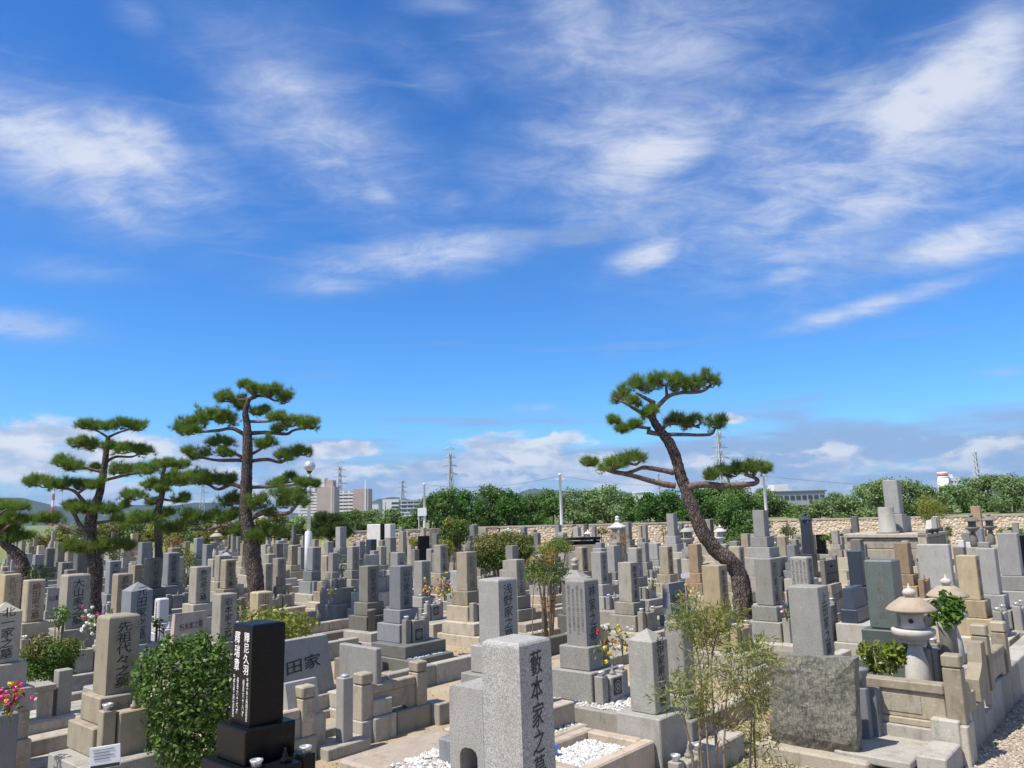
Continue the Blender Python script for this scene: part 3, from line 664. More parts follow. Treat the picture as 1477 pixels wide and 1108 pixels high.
for gi, r in enumerate(recs):
    w, c, zb, zt, opt, col = r['w'], r['c'], r['zb'], r['c'].z, r['opt'], r['col']
    rng = random.Random(gi * 13 + 5)
    g = thing('gravestone', r['label'], 'gravestone', (c.x, c.y, 0), RZ, 'gravestones of the cemetery'); GRAVES.append(g); r['obj'] = g
    g.rotation_euler = (rng.gauss(0, .004), rng.gauss(0, .004), RZ + rng.gauss(0, .012))
    near = r['Y'] < 15; mid = r['Y'] < 27; a, b = r['a'] * w, r['b'] * w
    h = zt - zb; pm = pillar_mesh(r, w, h); pil = pm.build('main_stone', col, g); pil.location = (0, 0, zb)
    bmat = col
    # base tiers
    tiers = []
    if r['shp'] in 'pry':
        h1 = .9 * w * rng.uniform(.85, 1.1); h2 = 1.0 * w * rng.uniform(.85, 1.15)
        if 'ub' in opt: h1 = float(opt['ub'].split(',')[1]); h2 = max(.1, zb - h1 - .06)
        if 'ub' not in opt and zb < h1 + h2 + .06: k = max(.3, (zb - .06) / (h1 + h2)); h1 *= k; h2 *= k
        tiers = [(float(opt['ub'].split(',')[0]) if 'ub' in opt else 1.5, h1, 'upper_base'), (2.02, h2, 'lower_base')]
    else: tiers = [(1.0 + .30 / r['a'], min(.22, zb * .6), 'base')]
    if 'custom' in opt or 'flat' in opt: tiers = []
    z = zb
    for k, hh, nm in tiers:
        mgr = (k - 1) * w / 2 * (1 if r['shp'] in 'pry' else r['a'])
        mgr = mgr if 'ub' in opt else min(mgr, .32 * w * (2.2 if nm == 'lower_base' else 1.35))
        z -= hh; t = bx(nm, bmat, g, (0, 0, z), (a + 2 * mgr, b + 2 * mgr, hh - .003), .01)
        if nm == 'upper_base' and 'base2' in opt: inscribe(opt['base2'], g, (0, -(b / 2 + mgr) - .003, z + hh * .52), 'front', hh * .45, 'ink_faint', False)
    if 'custom' in opt:
        inscribe(r['txt'], g, (0, -b / 2 - .003, zb + h * .5), 'front', h * .86, 'ink', True, a * .36); continue
    # plot platform down to the ground, with its own kerb pieces where it is seen closely
    f = clear_ext(r, (1.35 * w + .12, 1.35 * w + .12, 1.25 * w, 1.9 * w + .25)) if True else None
    u, v = to_uv(c); l0, l1, b0, b1 = f[0] - u + .01, f[1] - u - .01, -(f[3] - v) + .01, -(f[2] - v) - .01     # local x, local y (front = -y)
    mm = (a / 2 + .53 * w, b / 2 + .53 * w) if tiers and r['shp'] in 'pry' else (a / 2 + .06, b / 2 + .06)
    l0, l1, b0, b1 = min(l0, -mm[0]), max(l1, mm[0]), min(b0, -mm[1]), max(b1, mm[1])
    if 'flat' in opt: l0, l1, b0, b1 = -mm[0] - .06, mm[0] + .06, -mm[1] - .06, mm[1] + .06
    pmat = opt.get('plinth', PMAT.get(col, 'concrete')); hp = max(z, .05)
    if pmat == 'kerb' and rng.random() < .35: pmat = 'concrete'
    m = MB(); zlow = hp
    if hp > .34:
        zlow = hp * rng.uniform(.45, .62); m.box(((l0 + l1) / 2, (b0 + b1) / 2 + .02, zlow), (min(l1 - l0 - .04, a + 2.2 * w), min(b1 - b0 - .06, b + 2.0 * w), hp - zlow), .01)
    m.box(((l0 + l1) / 2, (b0 + b1) / 2, -.05), (l1 - l0, b1 - b0, zlow + .05), .015); pl = m.build('plinth', pmat, g)
    r['loc'] = (l0, l1, b0, b1, hp, zlow); PLOTS.append((u + l0, u + l1, v - b1, v - b0))
    if opt.get('gravel'):
        zt_ = zlow; pebbles('gravel', opt['gravel'], g, l0 + .06, l1 - .06, b0 + .06, b1 - .06, zt_, 900, .018, NR)
    # writing
    if r['txt'] and r['Y'] < 26:
        ink = opt.get('ink', 'ink' if near or rng.random() < .6 else 'ink_faint'); par = g; n = len(r['txt'])
        if 'h' in opt: tl = math.atan(.30 * b / h) if r['shp'] == 's' else 0; inscribe(r['txt'], par, (0, -b / 2 + .15 * b - .006, zb + h * .55), 'front', h * .24, ink, False, a * .66, tilt=tl)
        elif 'left' in opt: inscribe(r['txt'], par, (-a / 2 - .003, 0, zb + h * .52), 'left', h * .72, ink, True, b * .34)
        else: inscribe(r['txt'], par, (0, -b / 2 - .003, zb + h * .5), 'front', h * min(.84, .26 * n), ink, True, a * .48)
        if 'side' in opt:
            for q in range(4): inscribe('昭和五十年三月建之', par, (-a / 2 - .003, b * (.33 - .22 * q), zb + h * .54), 'left', h * (.74 - .10 * (q % 2)), 'ink_faint', True, b * .13, shear=0)
    if 'lefttext' in opt:
        for q, s, hh, cz, wd in ((-.24, '釋瑞章', .40, .72, .27), (.24, '釋尼久羽', .42, .71, .27), (-.34, '平成九年二月七日往生', .42, .27, .10), (-.15, '俗名六十六才', .36, .28, .10), (.34, '平成十年三月四日往生', .42, .26, .10), (.15, '俗名六十八才', .36, .27, .10)):
            inscribe(s, g, (-a / 2 - .003, b * -q, zb + h * cz), 'left', h * hh, 'ink_white', True, b * wd, shear=0)
    # flower posts and incense stand in front of the stone
    fr = -(b / 2 + .33 * w * 1.35 + .08); room = -b0 + fr
    if mid and r['shp'] in 'pryt' and 'low' not in opt and 'nost' not in opt and room > .02:
        pm_ = col if rng.random() < .75 else 'g'; y = max(fr - .02, b0 + .07); k = w / .3
        if opt.get('stand') == 'v':
            for s in (-1, 1):
                m = MB(); m.lathe([(.07, 0), (.07, .36), (.085, .37), (.085, .41), (.05, .41)], 12, (s * .62 * w * 1.3, y, hp)); m.build('flower_vase_post', 'dkb', g)
        elif rng.random() < .8 or 'crest' in opt or near:
            ph = rng.uniform(.30, .42) * k
            for s in (-1, 1): vase_post(g, s * .72 * w, y, hp if hp < .34 else zlow, .12 * k, ph + (hp - zlow) * (hp >= .34), pm_, near or rng.random() < .5)
            ib = bx('incense_stand', pm_, g, (0, y - .01, zlow), (.27 * k, .15 * k, ph * .92 + hp - zlow), .01)
            if 'crest' in opt: crest(ib, 0, y - .01 - .075 * k - .003, zlow + (ph * .92 + hp - zlow) * .58, .15 * k)
            m = MB(); m.lathe([(.035, 0), (.04, .03), (.02, .045), (.025, .06), (.008, .085), (.012, .10), (.003, .115)], 8, (.03 * k, y, zlow + ph * .92 + hp - zlow)); m.build('incense_lid', pm_, ib)
def find(xl, yt): return min(recs, key=lambda r: abs(r['xl'] - xl) + abs(r['yt'] - yt))
for r in recs:
    if r['Y'] < 12 or r['w'] < .2 or r['w'] > .42: print('GR %5.0f %5.0f %s Y=%.1f w=%.2f zt=%.2f zb=%.2f' % (r['xl'], r['yt'], r['shp'], r['Y'], r['w'], r['c'].z, r['zb']))
# ================================================================== pines, shrubs, flowers
def pine(label, Y, trunk, branches, pads, seed, needle=.12, nw=.0075, mat='needle', dens=1.0, group='pruned pines among the graves'):
    rng = np.random.default_rng(seed); k = Y / F; base = P(trunk[0][0], trunk[0][1], Y)
    t = thing('pine_tree', label, 'pine tree', (base.x, base.y, 0), 0, group); off = Vector((base.x, base.y, 0))
    tp = [Vector((base.x, base.y, -.1))] if base.z > .15 else []
    tr = [trunk[0][2] * 1.18 * k] if tp else []
    wob = 0.
    for (x, y, r) in trunk: tp.append(P(x, y, Y + wob)); tr.append(r * k); wob = max(-.25, min(.25, wob + rng.uniform(-.05, .05)))
    m = MB(); m.tube([p - off for p in tp], tr, 20, True, .10, 6); m.build('trunk', 'bark', t)
    tx = lambda y: min(trunk, key=lambda q: abs(q[1] - y))[0]
    pd = []
    for (cx, cy, rx, ry) in pads:
        span = abs(cx - tx(cy)) * k; pd.append(rng.uniform(-.5, .5) * min(1.1, .25 + span * .6))
    for (pts, r0) in branches:
        ex, ey = pts[-1]; j = min(range(len(pads)), key=lambda i: (pads[i][0] - ex) ** 2 + (pads[i][1] - ey) ** 2); dz = pd[j]; n = len(pts)
        m = MB(); m.tube([P(x, y, Y + dz * i / max(1, n - 1)) - off for i, (x, y) in enumerate(pts)], [max(.012, r0 * k * (1 - .55 * i / max(1, n - 1))) for i in range(n)], 8, True, .10, 4); m.build('branch', 'branch_bark', t)
    for (cx, cy, rx, ry), dz in zip(pads, pd):
        c = np.array(P(cx, cy + 3, Y + dz) - off); r = np.array([rx * k, rx * k * 1.05, ry * k * 1.25])
        nt = int((54 + 640 * r[0] * r[0]) * dens); d = unit(rng.normal(size=(nt, 3))); d[:, 2] = np.where(d[:, 2] < -.2, d[:, 2] * .4, d[:, 2])
        nc = rng.integers(6, 10); cl = unit(rng.normal(size=(nc, 3))) * np.array([.78, .78, .45]) * (.45 + .55 * rng.random((nc, 1))); q_ = cl[rng.integers(0, nc, nt)] + rng.normal(size=(nt, 3)) * np.array([.25, .25, .26]); C = c + q_ * r; d = unit(q_ + np.array([0, 0, .15])); C[:, 2] += .35 * r[2] * np.sin(C[:, 0] * 17 + cx) * .6
        nn = 24; up = unit(d * np.array([.55, .55, .3]) + np.array([0, 0, .75]) + rng.normal(size=(nt, 3)) * .25)
        D = unit(up[:, None] * .95 + rng.normal(size=(nt, nn, 3)) * .62); Ln = needle * 1.12 * (.6 + .7 * rng.random((nt, nn, 1)))
        S = unit(np.cross(D, rng.normal(size=(nt, nn, 3)))) * nw * .5; B = np.broadcast_to(C[:, None], D.shape) + rng.normal(size=D.shape) * .012
        V = np.stack([B - S, B + S, B + D * Ln], 2).reshape(-1, 3, 3); o = tri_mesh('foliage_pad', V, mat, t)
        m = MB()   # twigs that carry the pad
        for q in range(max(4, int(rx / 4))):
            a = rng.uniform(0, 6.28); e = Vector((math.cos(a) * r[0] * .8, math.sin(a) * r[1] * .8, rng.uniform(-.3, .2) * r[2])); s0 = Vector((0, 0, -r[2] * .55))
            m.tube([Vector(c) + s0, Vector(c) + (s0 + e) * .55 + Vector((0, 0, -.2 * r[2])), Vector(c) + e], [.018, .013, .006], 5)
        m.build('twig', 'branch_bark', o)
    return t
pine('leaning pine with bare curved trunk and four cloud-shaped pads', 14.0,
     [(1072, 892, 14), (1070, 850, 12.5), (1064, 826, 12), (1050, 807, 11), (1033, 794, 10.5), (1016, 772, 10), (1003, 743, 9.2), (991, 709, 9.2), (982, 688, 8), (976, 664, 7.6), (966, 640, 7.5), (952, 621, 6.2), (942, 605, 5.5), (940, 589, 5), (942, 579, 4)],
     [([(974, 701), (950, 697), (911, 686), (881, 680), (871, 674)], 4.6), ([(972, 682), (942, 676), (926, 675), (905, 682), (885, 679)], 4), ([(991, 703), (1013, 699), (1039, 701), (1064, 700), (1090, 697), (1090, 690), (1074, 684)], 5.5), ([(934, 623), (950, 626), (982, 627), (1023, 627), (1031, 619)], 3.8),
      ([(956, 618), (966, 611), (993, 613), (1009, 617)], 3), ([(938, 618), (911, 615), (893, 613)], 2.4), ([(936, 600), (917, 591), (899, 580), (882, 574)], 3), ([(942, 580), (930, 574), (917, 566)], 3.6), ([(942, 589), (952, 583), (962, 573), (978, 567), (1011, 565), (1025, 556)], 4), ([(962, 573), (961, 560), (960, 553)], 2.6), ([(1052, 700), (1050, 690), (1046, 684)], 2)],
     [(934, 551, 24, 12), (957, 546, 22, 11), (978, 551, 20, 12), (1000, 553, 18, 11), (1021, 547, 15, 12), (895, 566, 18, 12), (917, 577, 11, 7), (936, 593, 17, 8), (972, 603, 21, 9), (1003, 605, 21, 10), (1032, 607, 16, 12), (888, 604, 9, 5), (899, 615, 10, 6), (916, 610, 9, 5), (850, 665, 17, 6), (881, 667, 22, 9), (911, 660, 21, 10), (1024, 682, 15, 8), (1054, 676, 20, 11), (1084, 674, 19, 12), (1104, 672, 9, 8)], 1, .11)
pine('tall straight layered pine left of the lamp post', 18.5,
     [(371, 880, 11.5), (370, 856, 11), (368, 834, 11), (365, 808, 11.3), (363, 785, 10.3), (357, 761, 9.4), (354, 732, 8.4), (355, 707, 8), (356, 682, 7.4), (357, 648, 7), (357, 625, 6), (356, 610, 5), (354, 594, 4), (359, 577, 3.2), (369, 571, 3), (359, 564, 2.6), (355, 556, 2)],
     [([(352, 627), (335, 618), (315, 621), (286, 623), (268, 621)], 3.2), ([(360, 625), (382, 624), (413, 626), (423, 621), (442, 617)], 3.2), ([(350, 664), (315, 664), (288, 660)], 3), ([(350, 660), (332, 651), (318, 645)], 2.6), ([(363, 665), (387, 663), (406, 667), (420, 657)], 3), ([(361, 656), (376, 648), (382, 640)], 2.6), ([(349, 703), (332, 699), (315, 706), (298, 698), (276, 696)], 3.2), ([(361, 703), (391, 702), (416, 700), (438, 698)], 2.8), ([(362, 748), (382, 739), (413, 741), (425, 732), (432, 724)], 4), ([(352, 766), (325, 758), (300, 764), (275, 764)], 3.4), ([(369, 571), (384, 572), (397, 578), (408, 573)], 2.4), ([(356, 577), (340, 576), (325, 574)], 2.2), ([(356, 608), (385, 608), (400, 603)], 2.4), ([(351, 725), (338, 726), (326, 722)], 2.6)],
     [(355, 553, 9, 6), (370, 558, 13, 6), (391, 562, 23, 9), (411, 571, 13, 8), (330, 571, 20, 8), (348, 582, 11, 7), (372, 591, 17, 6), (303, 595, 20, 10), (326, 600, 25, 10), (285, 606, 20, 12), (259, 615, 10, 9), (277, 619, 14, 6), (401, 599, 15, 6), (421, 606, 21, 9), (447, 610, 15, 9), (401, 615, 9, 5), (316, 635, 19, 7), (284, 652, 21, 8), (325, 651, 14, 6), (381, 635, 17, 9), (408, 656, 16, 8), (433, 648, 20, 8), (255, 688, 24, 10), (281, 687, 24, 11), (306, 688, 21, 10), (327, 690, 14, 8), (399, 694, 13, 6), (418, 688, 11, 7), (438, 694, 13, 5), (453, 694, 9, 5), (412, 707, 26, 8), (376, 722, 21, 10), (430, 719, 19, 9), (408, 723, 14, 9), (389, 737, 14, 5), (328, 719, 19, 10), (252, 757, 21, 10), (281, 745, 24, 12), (311, 744, 23, 11), (332, 741, 13, 9), (348, 764, 19, 7), (382, 764, 28, 10), (366, 771, 18, 6)], 2, .13, .008)
pine('forked pine with trunk bending left near the left edge', 18.0,
     [(136, 892, 9.4), (136, 860, 9), (138, 828, 9), (135, 800, 9), (130, 771, 8.2), (133, 739, 7.4), (143, 714, 5.4), (149, 683, 4.6), (153, 654, 4), (156, 630, 2.8)],
     [([(154, 630), (143, 623), (133, 619)], 2), ([(156, 631), (171, 624), (186, 620)], 2.2), ([(153, 667), (167, 659), (190, 659), (203, 653)], 2.4), ([(150, 682), (123, 675), (102, 670)], 2.4), ([(151, 693), (175, 687), (202, 682)], 2.6), ([(130, 738), (117, 719), (104, 707), (80, 703)], 3.2), ([(112, 712), (123, 705), (130, 702)], 2), ([(130, 773), (117, 760), (106, 740), (101, 734)], 4), ([(126, 772), (91, 758), (68, 751)], 3), ([(137, 755), (156, 752), (174, 747)], 2.5), ([(138, 802), (154, 794), (176, 788)], 3), ([(131, 646), (120, 643), (119, 641)], 1.6)],
     [(128, 611, 18, 7), (150, 612, 10, 5), (176, 610, 18, 8), (199, 612, 14, 8), (112, 636, 18, 7), (132, 639, 16, 7), (155, 640, 10, 6), (182, 645, 18, 8), (206, 647, 16, 8), (92, 664, 16, 8), (109, 671, 12, 5), (137, 673, 8, 4), (176, 674, 17, 8), (206, 674, 20, 8), (49, 692, 15, 8), (69, 694, 17, 9), (90, 697, 13, 8), (118, 698, 14, 7), (138, 696, 14, 7), (104, 727, 17, 7), (125, 730, 21, 8), (150, 732, 18, 8), (56, 744, 12, 6), (73, 746, 17, 7), (110, 786, 17, 8), (127, 787, 21, 7), (148, 786, 19, 9), (171, 783, 16, 8), (186, 786, 9, 6), (169, 745, 9, 5)], 3, .13, .008)
pine('smaller pine with thin trunk standing between two bigger pines', 25.5,
     [(229, 830, 6), (229, 792, 5.4), (228, 762, 5), (228, 738, 4.6), (234, 712, 3.8), (234, 690, 3), (238, 672, 2)],
     [([(233, 714), (222, 722), (200, 716)], 2), ([(234, 720), (250, 722), (262, 717)], 2), ([(229, 748), (200, 754), (178, 752)], 2), ([(234, 692), (220, 697)], 1.6), ([(235, 684), (250, 684), (262, 668)], 1.8)],
     [(236, 667, 20, 6), (262, 668, 15, 7), (214, 695, 14, 7), (258, 692, 19, 8), (192, 712, 18, 8), (178, 726, 8, 5), (220, 721, 11, 5), (262, 716, 15, 7), (208, 745, 26, 8), (238, 738, 13, 6), (184, 751, 14, 6), (232, 702, 12, 6)], 4, .14, .010)
pine('pine with bent trunk cut off by the left edge', 16.5,
     [(34, 850, 9), (33, 832, 8.5), (31, 812, 9), (25, 800, 7.5), (14, 791, 6), (2, 780, 5.5), (-10, 766, 5), (-18, 742, 4)],
     [([(-4, 772), (8, 762), (20, 752)], 2.6), ([(-12, 760), (0, 742), (14, 732)], 2.4), ([(6, 783), (20, 778), (32, 773)], 2.2)],
     [(24, 728, 19, 6), (4, 727, 15, 7), (-14, 724, 16, 8), (22, 747, 22, 7), (2, 744, 16, 8), (8, 758, 19, 7), (34, 770, 18, 7), (12, 775, 14, 7), (-10, 756, 16, 8)], 5, .12)
pine('small dark pine behind the grey pillar right of the lamp post', 38.0,
     [(489, 830, 4), (486, 800, 3.6), (478, 780, 3), (468, 764, 2.4), (466, 748, 2)],
     [([(480, 784), (492, 770), (500, 764)], 1.6), ([(468, 766), (455, 764)], 1.4)],
     [(466, 742, 12, 5), (482, 745, 12, 5), (458, 752, 13, 6), (475, 756, 16, 7), (492, 758, 11, 6), (462, 766, 14, 6), (480, 768, 12, 5), (500, 768, 9, 5)], 6, .18, .014, 'needle_far', 1.0)
def shrub(label, px, py, Y, rx, ry, mat, L, W, dens, seed, nb=9, lobes=None, name='shrub', cat='shrub', stem=True, vase=False, mat2=None, flat=1., group=None, ground=0.0):
    rng = np.random.default_rng(seed); k = Y / F; c = P(px, py, Y); r = (rx * k, rx * k * .95, ry * k); t = thing(name, label, cat, (c.x, c.y, ground), 0, group); cz = c.z - ground
    bl = [((0, 0, cz), tuple(q * .74 for q in r))]
    for i in range(nb):
        d = unit(rng.normal(size=3)); d[2] *= .9; s = rng.uniform(.32, .5); bl.append((tuple(np.array([0, 0, cz]) + d * np.array(r) * (1 - s * .85)), tuple(q * s for q in r)))
    if lobes:
        bl = []
        for (lx, ly, lrx, lry) in lobes: q = P(lx, ly, Y + rng.uniform(-.12, .12)); bl.append(((q.x - c.x, q.y - c.y, q.z - ground), (lrx * k, lrx * k, lry * k)))
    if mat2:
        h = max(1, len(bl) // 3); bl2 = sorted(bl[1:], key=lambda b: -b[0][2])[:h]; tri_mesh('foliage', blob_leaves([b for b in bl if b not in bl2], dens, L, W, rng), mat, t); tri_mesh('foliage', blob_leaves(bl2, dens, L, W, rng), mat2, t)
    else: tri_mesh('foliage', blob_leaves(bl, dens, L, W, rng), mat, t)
    if vase:
        m = MB(); hv_ = cz - r[2] * .55; m.lathe([(.10, 0), (.10, hv_ * .9), (.13, hv_), (.11, hv_)], 14); m.build('vase', 'g', t)
    elif stem:
        m = MB()
        for i in range(5):
            a = rng.uniform(0, 6.28); q = rng.uniform(.1, .6); m.tube([(.04 * math.cos(a), .04 * math.sin(a), -.03), (q * r[0] * .5 * math.cos(a), q * r[1] * .5 * math.sin(a), cz * .55), (q * r[0] * math.cos(a), q * r[1] * math.sin(a), cz + r[2] * .3)], [.02 + r[0] * .03, .014 + r[0] * .02, .006], 6)
        m.build('stem', 'stem_wood', t)
    return t
shrub('big glossy dark green azalea bush beside the black pillar', 266, 1012, 7.75, 76, 96, 'azalea', .045, .028, 3300, 21, lobes=[(262, 955, 48, 34), (240, 985, 44, 36), (300, 965, 36, 42), (316, 945, 18, 24), (225, 955, 24, 26), (285, 1010, 54, 46), (252, 1040, 38, 46), (272, 1062, 54, 48), (300, 1060, 42, 46), (290, 1085, 44, 26), (212, 1000, 16, 22), (322, 1010, 20, 40), (275, 935, 30, 18), (330, 985, 14, 26), (206, 962, 14, 18), (318, 926, 9, 14), (244, 926, 14, 11), (334, 1045, 11, 20), (290, 918, 12, 9), (198, 985, 8, 9)])
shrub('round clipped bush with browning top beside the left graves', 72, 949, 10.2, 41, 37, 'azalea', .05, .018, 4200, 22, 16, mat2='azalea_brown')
shrub('yellow-green leafy shrub behind the black pillar', 398, 902, 10.6, 58, 29, 'lime', .09, .024, 1100, 23, 12)
shrub('low spreading dark shrub near the left pine trunk', 58, 826, 16.5, 22, 13, 'shrub', .08, .02, 1100, 24, 8)
shrub('small green shrub beside the low grey slab', 84, 888, 11.5, 16, 18, 'azalea', .05, .03, 1700, 25, 6)
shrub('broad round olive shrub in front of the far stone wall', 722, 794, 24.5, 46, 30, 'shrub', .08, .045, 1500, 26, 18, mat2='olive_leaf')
shrub('small round-headed tree in front of the stone wall', 656, 768, 31, 22, 27, 'shrub', .10, .06, 1100, 27, 10, name='small_tree', cat='tree', mat2='lime')
shrub('lime shrub below the small round-headed tree', 641, 793, 28, 19, 16, 'lime', .08, .045, 1200, 28, 6)
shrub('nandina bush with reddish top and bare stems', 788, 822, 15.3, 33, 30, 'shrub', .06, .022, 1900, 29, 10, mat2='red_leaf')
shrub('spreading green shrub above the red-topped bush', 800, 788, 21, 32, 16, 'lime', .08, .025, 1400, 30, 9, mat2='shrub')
shrub('dry rusty bush left of the pale slab', 893, 778, 31, 19, 13, 'red_leaf', .09, .03, 320, 31, 7)
shrub('small olive bush left of the little stone pagoda', 868, 766, 33, 12, 8, 'olive_leaf', .1, .04, 520, 32, 5)
shrub('glossy yellow-green shrub left of the round lantern', 1271, 946, 9.3, 31, 30, 'glossy', .075, .032, 1900, 33, 10)
shrub('dark leafy plant behind the round lantern roof', 1363, 880, 10.0, 25, 28, 'azalea', .09, .045, 1300, 34, 14, vase=True)
shrub('slim green shrub right of the lamp post', 489, 815, 22, 11, 28, 'shrub', .08, .03, 700, 35, 7)
shrub('lime bush behind the raised monument', 1345, 738, 33, 22, 27, 'lime', .09, .03, 700, 36, 10)
shrub('small lime bush left of the raised monument pillar', 1275, 754, 30, 11, 9, 'lime', .08, .03, 700, 37, 5)
shrub('low dark bush left of the black gorinto tower', 1136, 766, 30, 15, 11, 'shrub', .09, .04, 620, 38, 6)
shrub('brownish bush below the low dark bush', 1130, 780, 27, 13, 9, 'olive_leaf', .09, .03, 420, 39, 6)
shrub('low shrubs mound beside the white far lantern', 1078, 777, 31, 27, 11, 'shrub', .09, .04, 620, 40, 8, mat2='olive_leaf')
shrub('tall yellow-green shrub between the small and tall pines', 270, 806, 24, 15, 26, 'lime', .09, .03, 620, 41, 9, mat2='shrub')
shrub('orange-tinged shrub behind the small pine', 255, 782, 27, 16, 11, 'red_leaf', .09, .03, 520, 42, 7, mat2='olive_leaf')
shrub('low green shrub between tall pine and tan stone', 348, 880, 13.5, 14, 16, 'shrub', .07, .02, 900, 43, 6)
shrub('small shrub beside the blue pyramid stone', 228, 905, 11.9, 9, 17, 'shrub', .06, .03, 1200, 44, 5)
shrub('low green shrub behind the forked pine', 170, 800, 24, 16, 9, 'shrub', .08, .03, 700, 45, 6)
shrub('small shrub left of the tall pine among far graves', 246, 800, 29, 10, 10, 'shrub', .08, .03, 700, 46, 6)
shrub('small dry green bush beside the far stone wall', 958, 766, 34, 9, 9, 'olive_leaf', .09, .03, 420, 47, 5)
shrub('little bush among the far graves left of the lamp post', 396, 792, 31, 11, 9, 'shrub', .08, .03, 700, 48, 5)
shrub('little bush in front of the white far monument', 528, 790, 33, 13, 8, 'shrub', .08, .03, 700, 49, 5)
# airy nandina clump in the right foreground
rng = np.random.default_rng(77)
def nandina(label, stems, heads, Y, seed):
    rng = np.random.default_rng(seed); c0 = P(stems[0][0][0], stems[0][0][1], Y); t = thing('nandina_bush', label, 'shrub', (c0.x, c0.y, 0), 0, 'thin-stemmed bushes in the foreground'); off = Vector((c0.x, c0.y, 0))
    for st in stems:
        dz = rng.uniform(-.15, .15); pts = [P(x, y, Y + dz) - off for x, y in st]; pts.insert(0, Vector((pts[0].x, pts[0].y, -.05))); n = len(pts)
        m = MB(); m.tube(pts, [.011 - .006 * i / n for i in range(n)], 6, True, .1, 4); m.build('stem', 'stem_wood', t)
    k = Y / F
    for (x, y, rx, ry, mat, n) in heads:
        c = np.array(P(x, y, Y + rng.uniform(-.12, .12)) - off); r = np.array([rx * k, rx * k, ry * k]); d = unit(rng.normal(size=(n, 3))); C = c + d * r * rng.random((n, 1)) ** .5
        ax = unit(d * .6 + rng.normal(size=(n, 3)) * .6 + np.array([0, 0, .15])); nl = 7; out = []
        for q in range(nl):   # each spray: thin leaflets on both sides of a fine axis
            Cc = C + ax * (.02 * q) + rng.normal(size=(n, 3)) * .012; dd = unit(ax * .8 + rng.normal(size=(n, 3)) * .6); s = unit(np.cross(dd, rng.normal(size=(n, 3)))) * .0052; Ln = .045 + .03 * rng.random((n, 1))
            out.append(np.stack([Cc, Cc + dd * Ln * .5 + s, Cc + dd * Ln, Cc + dd * Ln * .5 - s], 1))
        tri_mesh('foliage', np.concatenate(out), mat, t)
    return t
nandina('feathery green bush in front of the tan stone by the leaning pine', [[(1018, 1030), (1022, 960), (1018, 925), (1016, 905)], [(1030, 1035), (1026, 960), (1034, 915), (1040, 900)], [(1008, 1030), (1012, 980), (1000, 920), (990, 905)]],
        [(1018, 900, 29, 17, 'nandina_green', 125), (990, 895, 19, 14, 'nandina_green', 60), (1045, 888, 19, 12, 'nandina_green', 52), (1020, 925, 21, 12, 'nandina_green', 65), (1000, 870, 16, 11, 'nandina', 21)], 7.4, 3)
nandina('thin-stemmed pale bush in the right foreground before the rough slab', [[(1082, 1108), (1084, 1040), (1080, 985), (1076, 950)], [(1045, 1108), (1046, 1040), (1050, 990), (1058, 975)], [(1090, 1108), (1088, 1040), (1098, 990), (1100, 960)]],
        [(1080, 942, 26, 14, 'nandina_green', 71), (1100, 960, 19, 14, 'nandina', 46), (1060, 985, 27, 17, 'nandina', 77), (1092, 1000, 22, 17, 'nandina', 60), (1075, 1020, 24, 14, 'nandina', 35), (1040, 970, 16, 11, 'nandina', 29), (1100, 1070, 16, 19, 'nandina_green', 24)], 6.5, 4)
nandina('sparse twiggy bush before the pyramid-topped grey stone', [[(1000, 1108), (992, 1060), (975, 1010), (968, 985)], [(1008, 1108), (1012, 1050), (1014, 1000), (1020, 975)], [(1035, 1108), (1034, 1050), (1042, 1015)]],
        [(1000, 985, 21, 14, 'nandina', 40), (975, 1003, 18, 11, 'nandina_green', 32), (1020, 1010, 18, 12, 'nandina_green', 35), (1030, 1050, 14, 11, 'red_leaf', 17), (1008, 960, 16, 16, 'nandina', 21)], 5.9, 5)
nandina('thin-stemmed reddish nandina behind the pale speckled stones', [[(768, 890), (770, 850), (774, 825)], [(782, 895), (784, 850), (788, 825)], [(792, 900), (790, 850), (800, 825)]], [(790, 872, 9, 16, 'red_leaf', 40), (778, 838, 16, 8, 'nandina_green', 40)], 14.2, 6)
# flowers
def bouquet(label, px, py, Y, s, cols, seed, leafy=True, n=9):
    rng = np.random.default_rng(seed); c = P(px, py, Y); t = thing('flower_bouquet', label, 'flowers', tuple(c), 0, 'flowers left at the graves')
    if leafy:
        C = rng.normal(size=(70, 3)) * np.array([.28, .28, .42]) * s; tri_mesh('leaves', leaf_quads(C - np.array([0, 0, .25 * s]), unit(rng.normal(size=(70, 3))), np.full(70, .30 * s), np.full(70, .10 * s), rng), 'azalea', t)
        m = MB()
        for i in range(5): a = rng.uniform(0, 6.28); m.tube([(0, 0, -1.1 * s), (.2 * s * math.cos(a), .2 * s * math.sin(a), .1 * s)], [.006, .004], 5)
        m.build('stalks', 'stem_wood', t)
    for i in range(n):
        p = rng.normal(size=3) * np.array([.34, .34, .42]) * s; mat = cols[i % len(cols)]; q = 26; d = unit(rng.normal(size=(q, 3)) + np.array([0, -.2, .3])); C = p + d * .085 * s
        tri_mesh('blossom', leaf_quads(C, unit(d + rng.normal(size=(q, 3)) * .4), np.full(q, .13 * s), np.full(q, .10 * s), rng), mat, t)
    return t
bouquet('pink, yellow and red flowers in the vase at the left edge', 14, 1004, 7.4, .19, ['petal_pink', 'petal_yellow', 'petal_pink', 'petal_red'], 1, n=34)
bouquet('white lilies and purple flowers beside the tan pillar', 132, 895, 9.6, .20, ['petal_white', 'petal_white', 'petal_white', 'petal_pink'], 2, n=20)
bouquet('purple blossoms behind the tan pillar', 157, 885, 9.9, .12, ['petal_purple'], 3, n=6)
bouquet('yellow flowers in the left vase of the pale stone', 617, 846, 14.6, .21, ['petal_yellow', 'petal_white', 'petal_red'], 4, n=20)
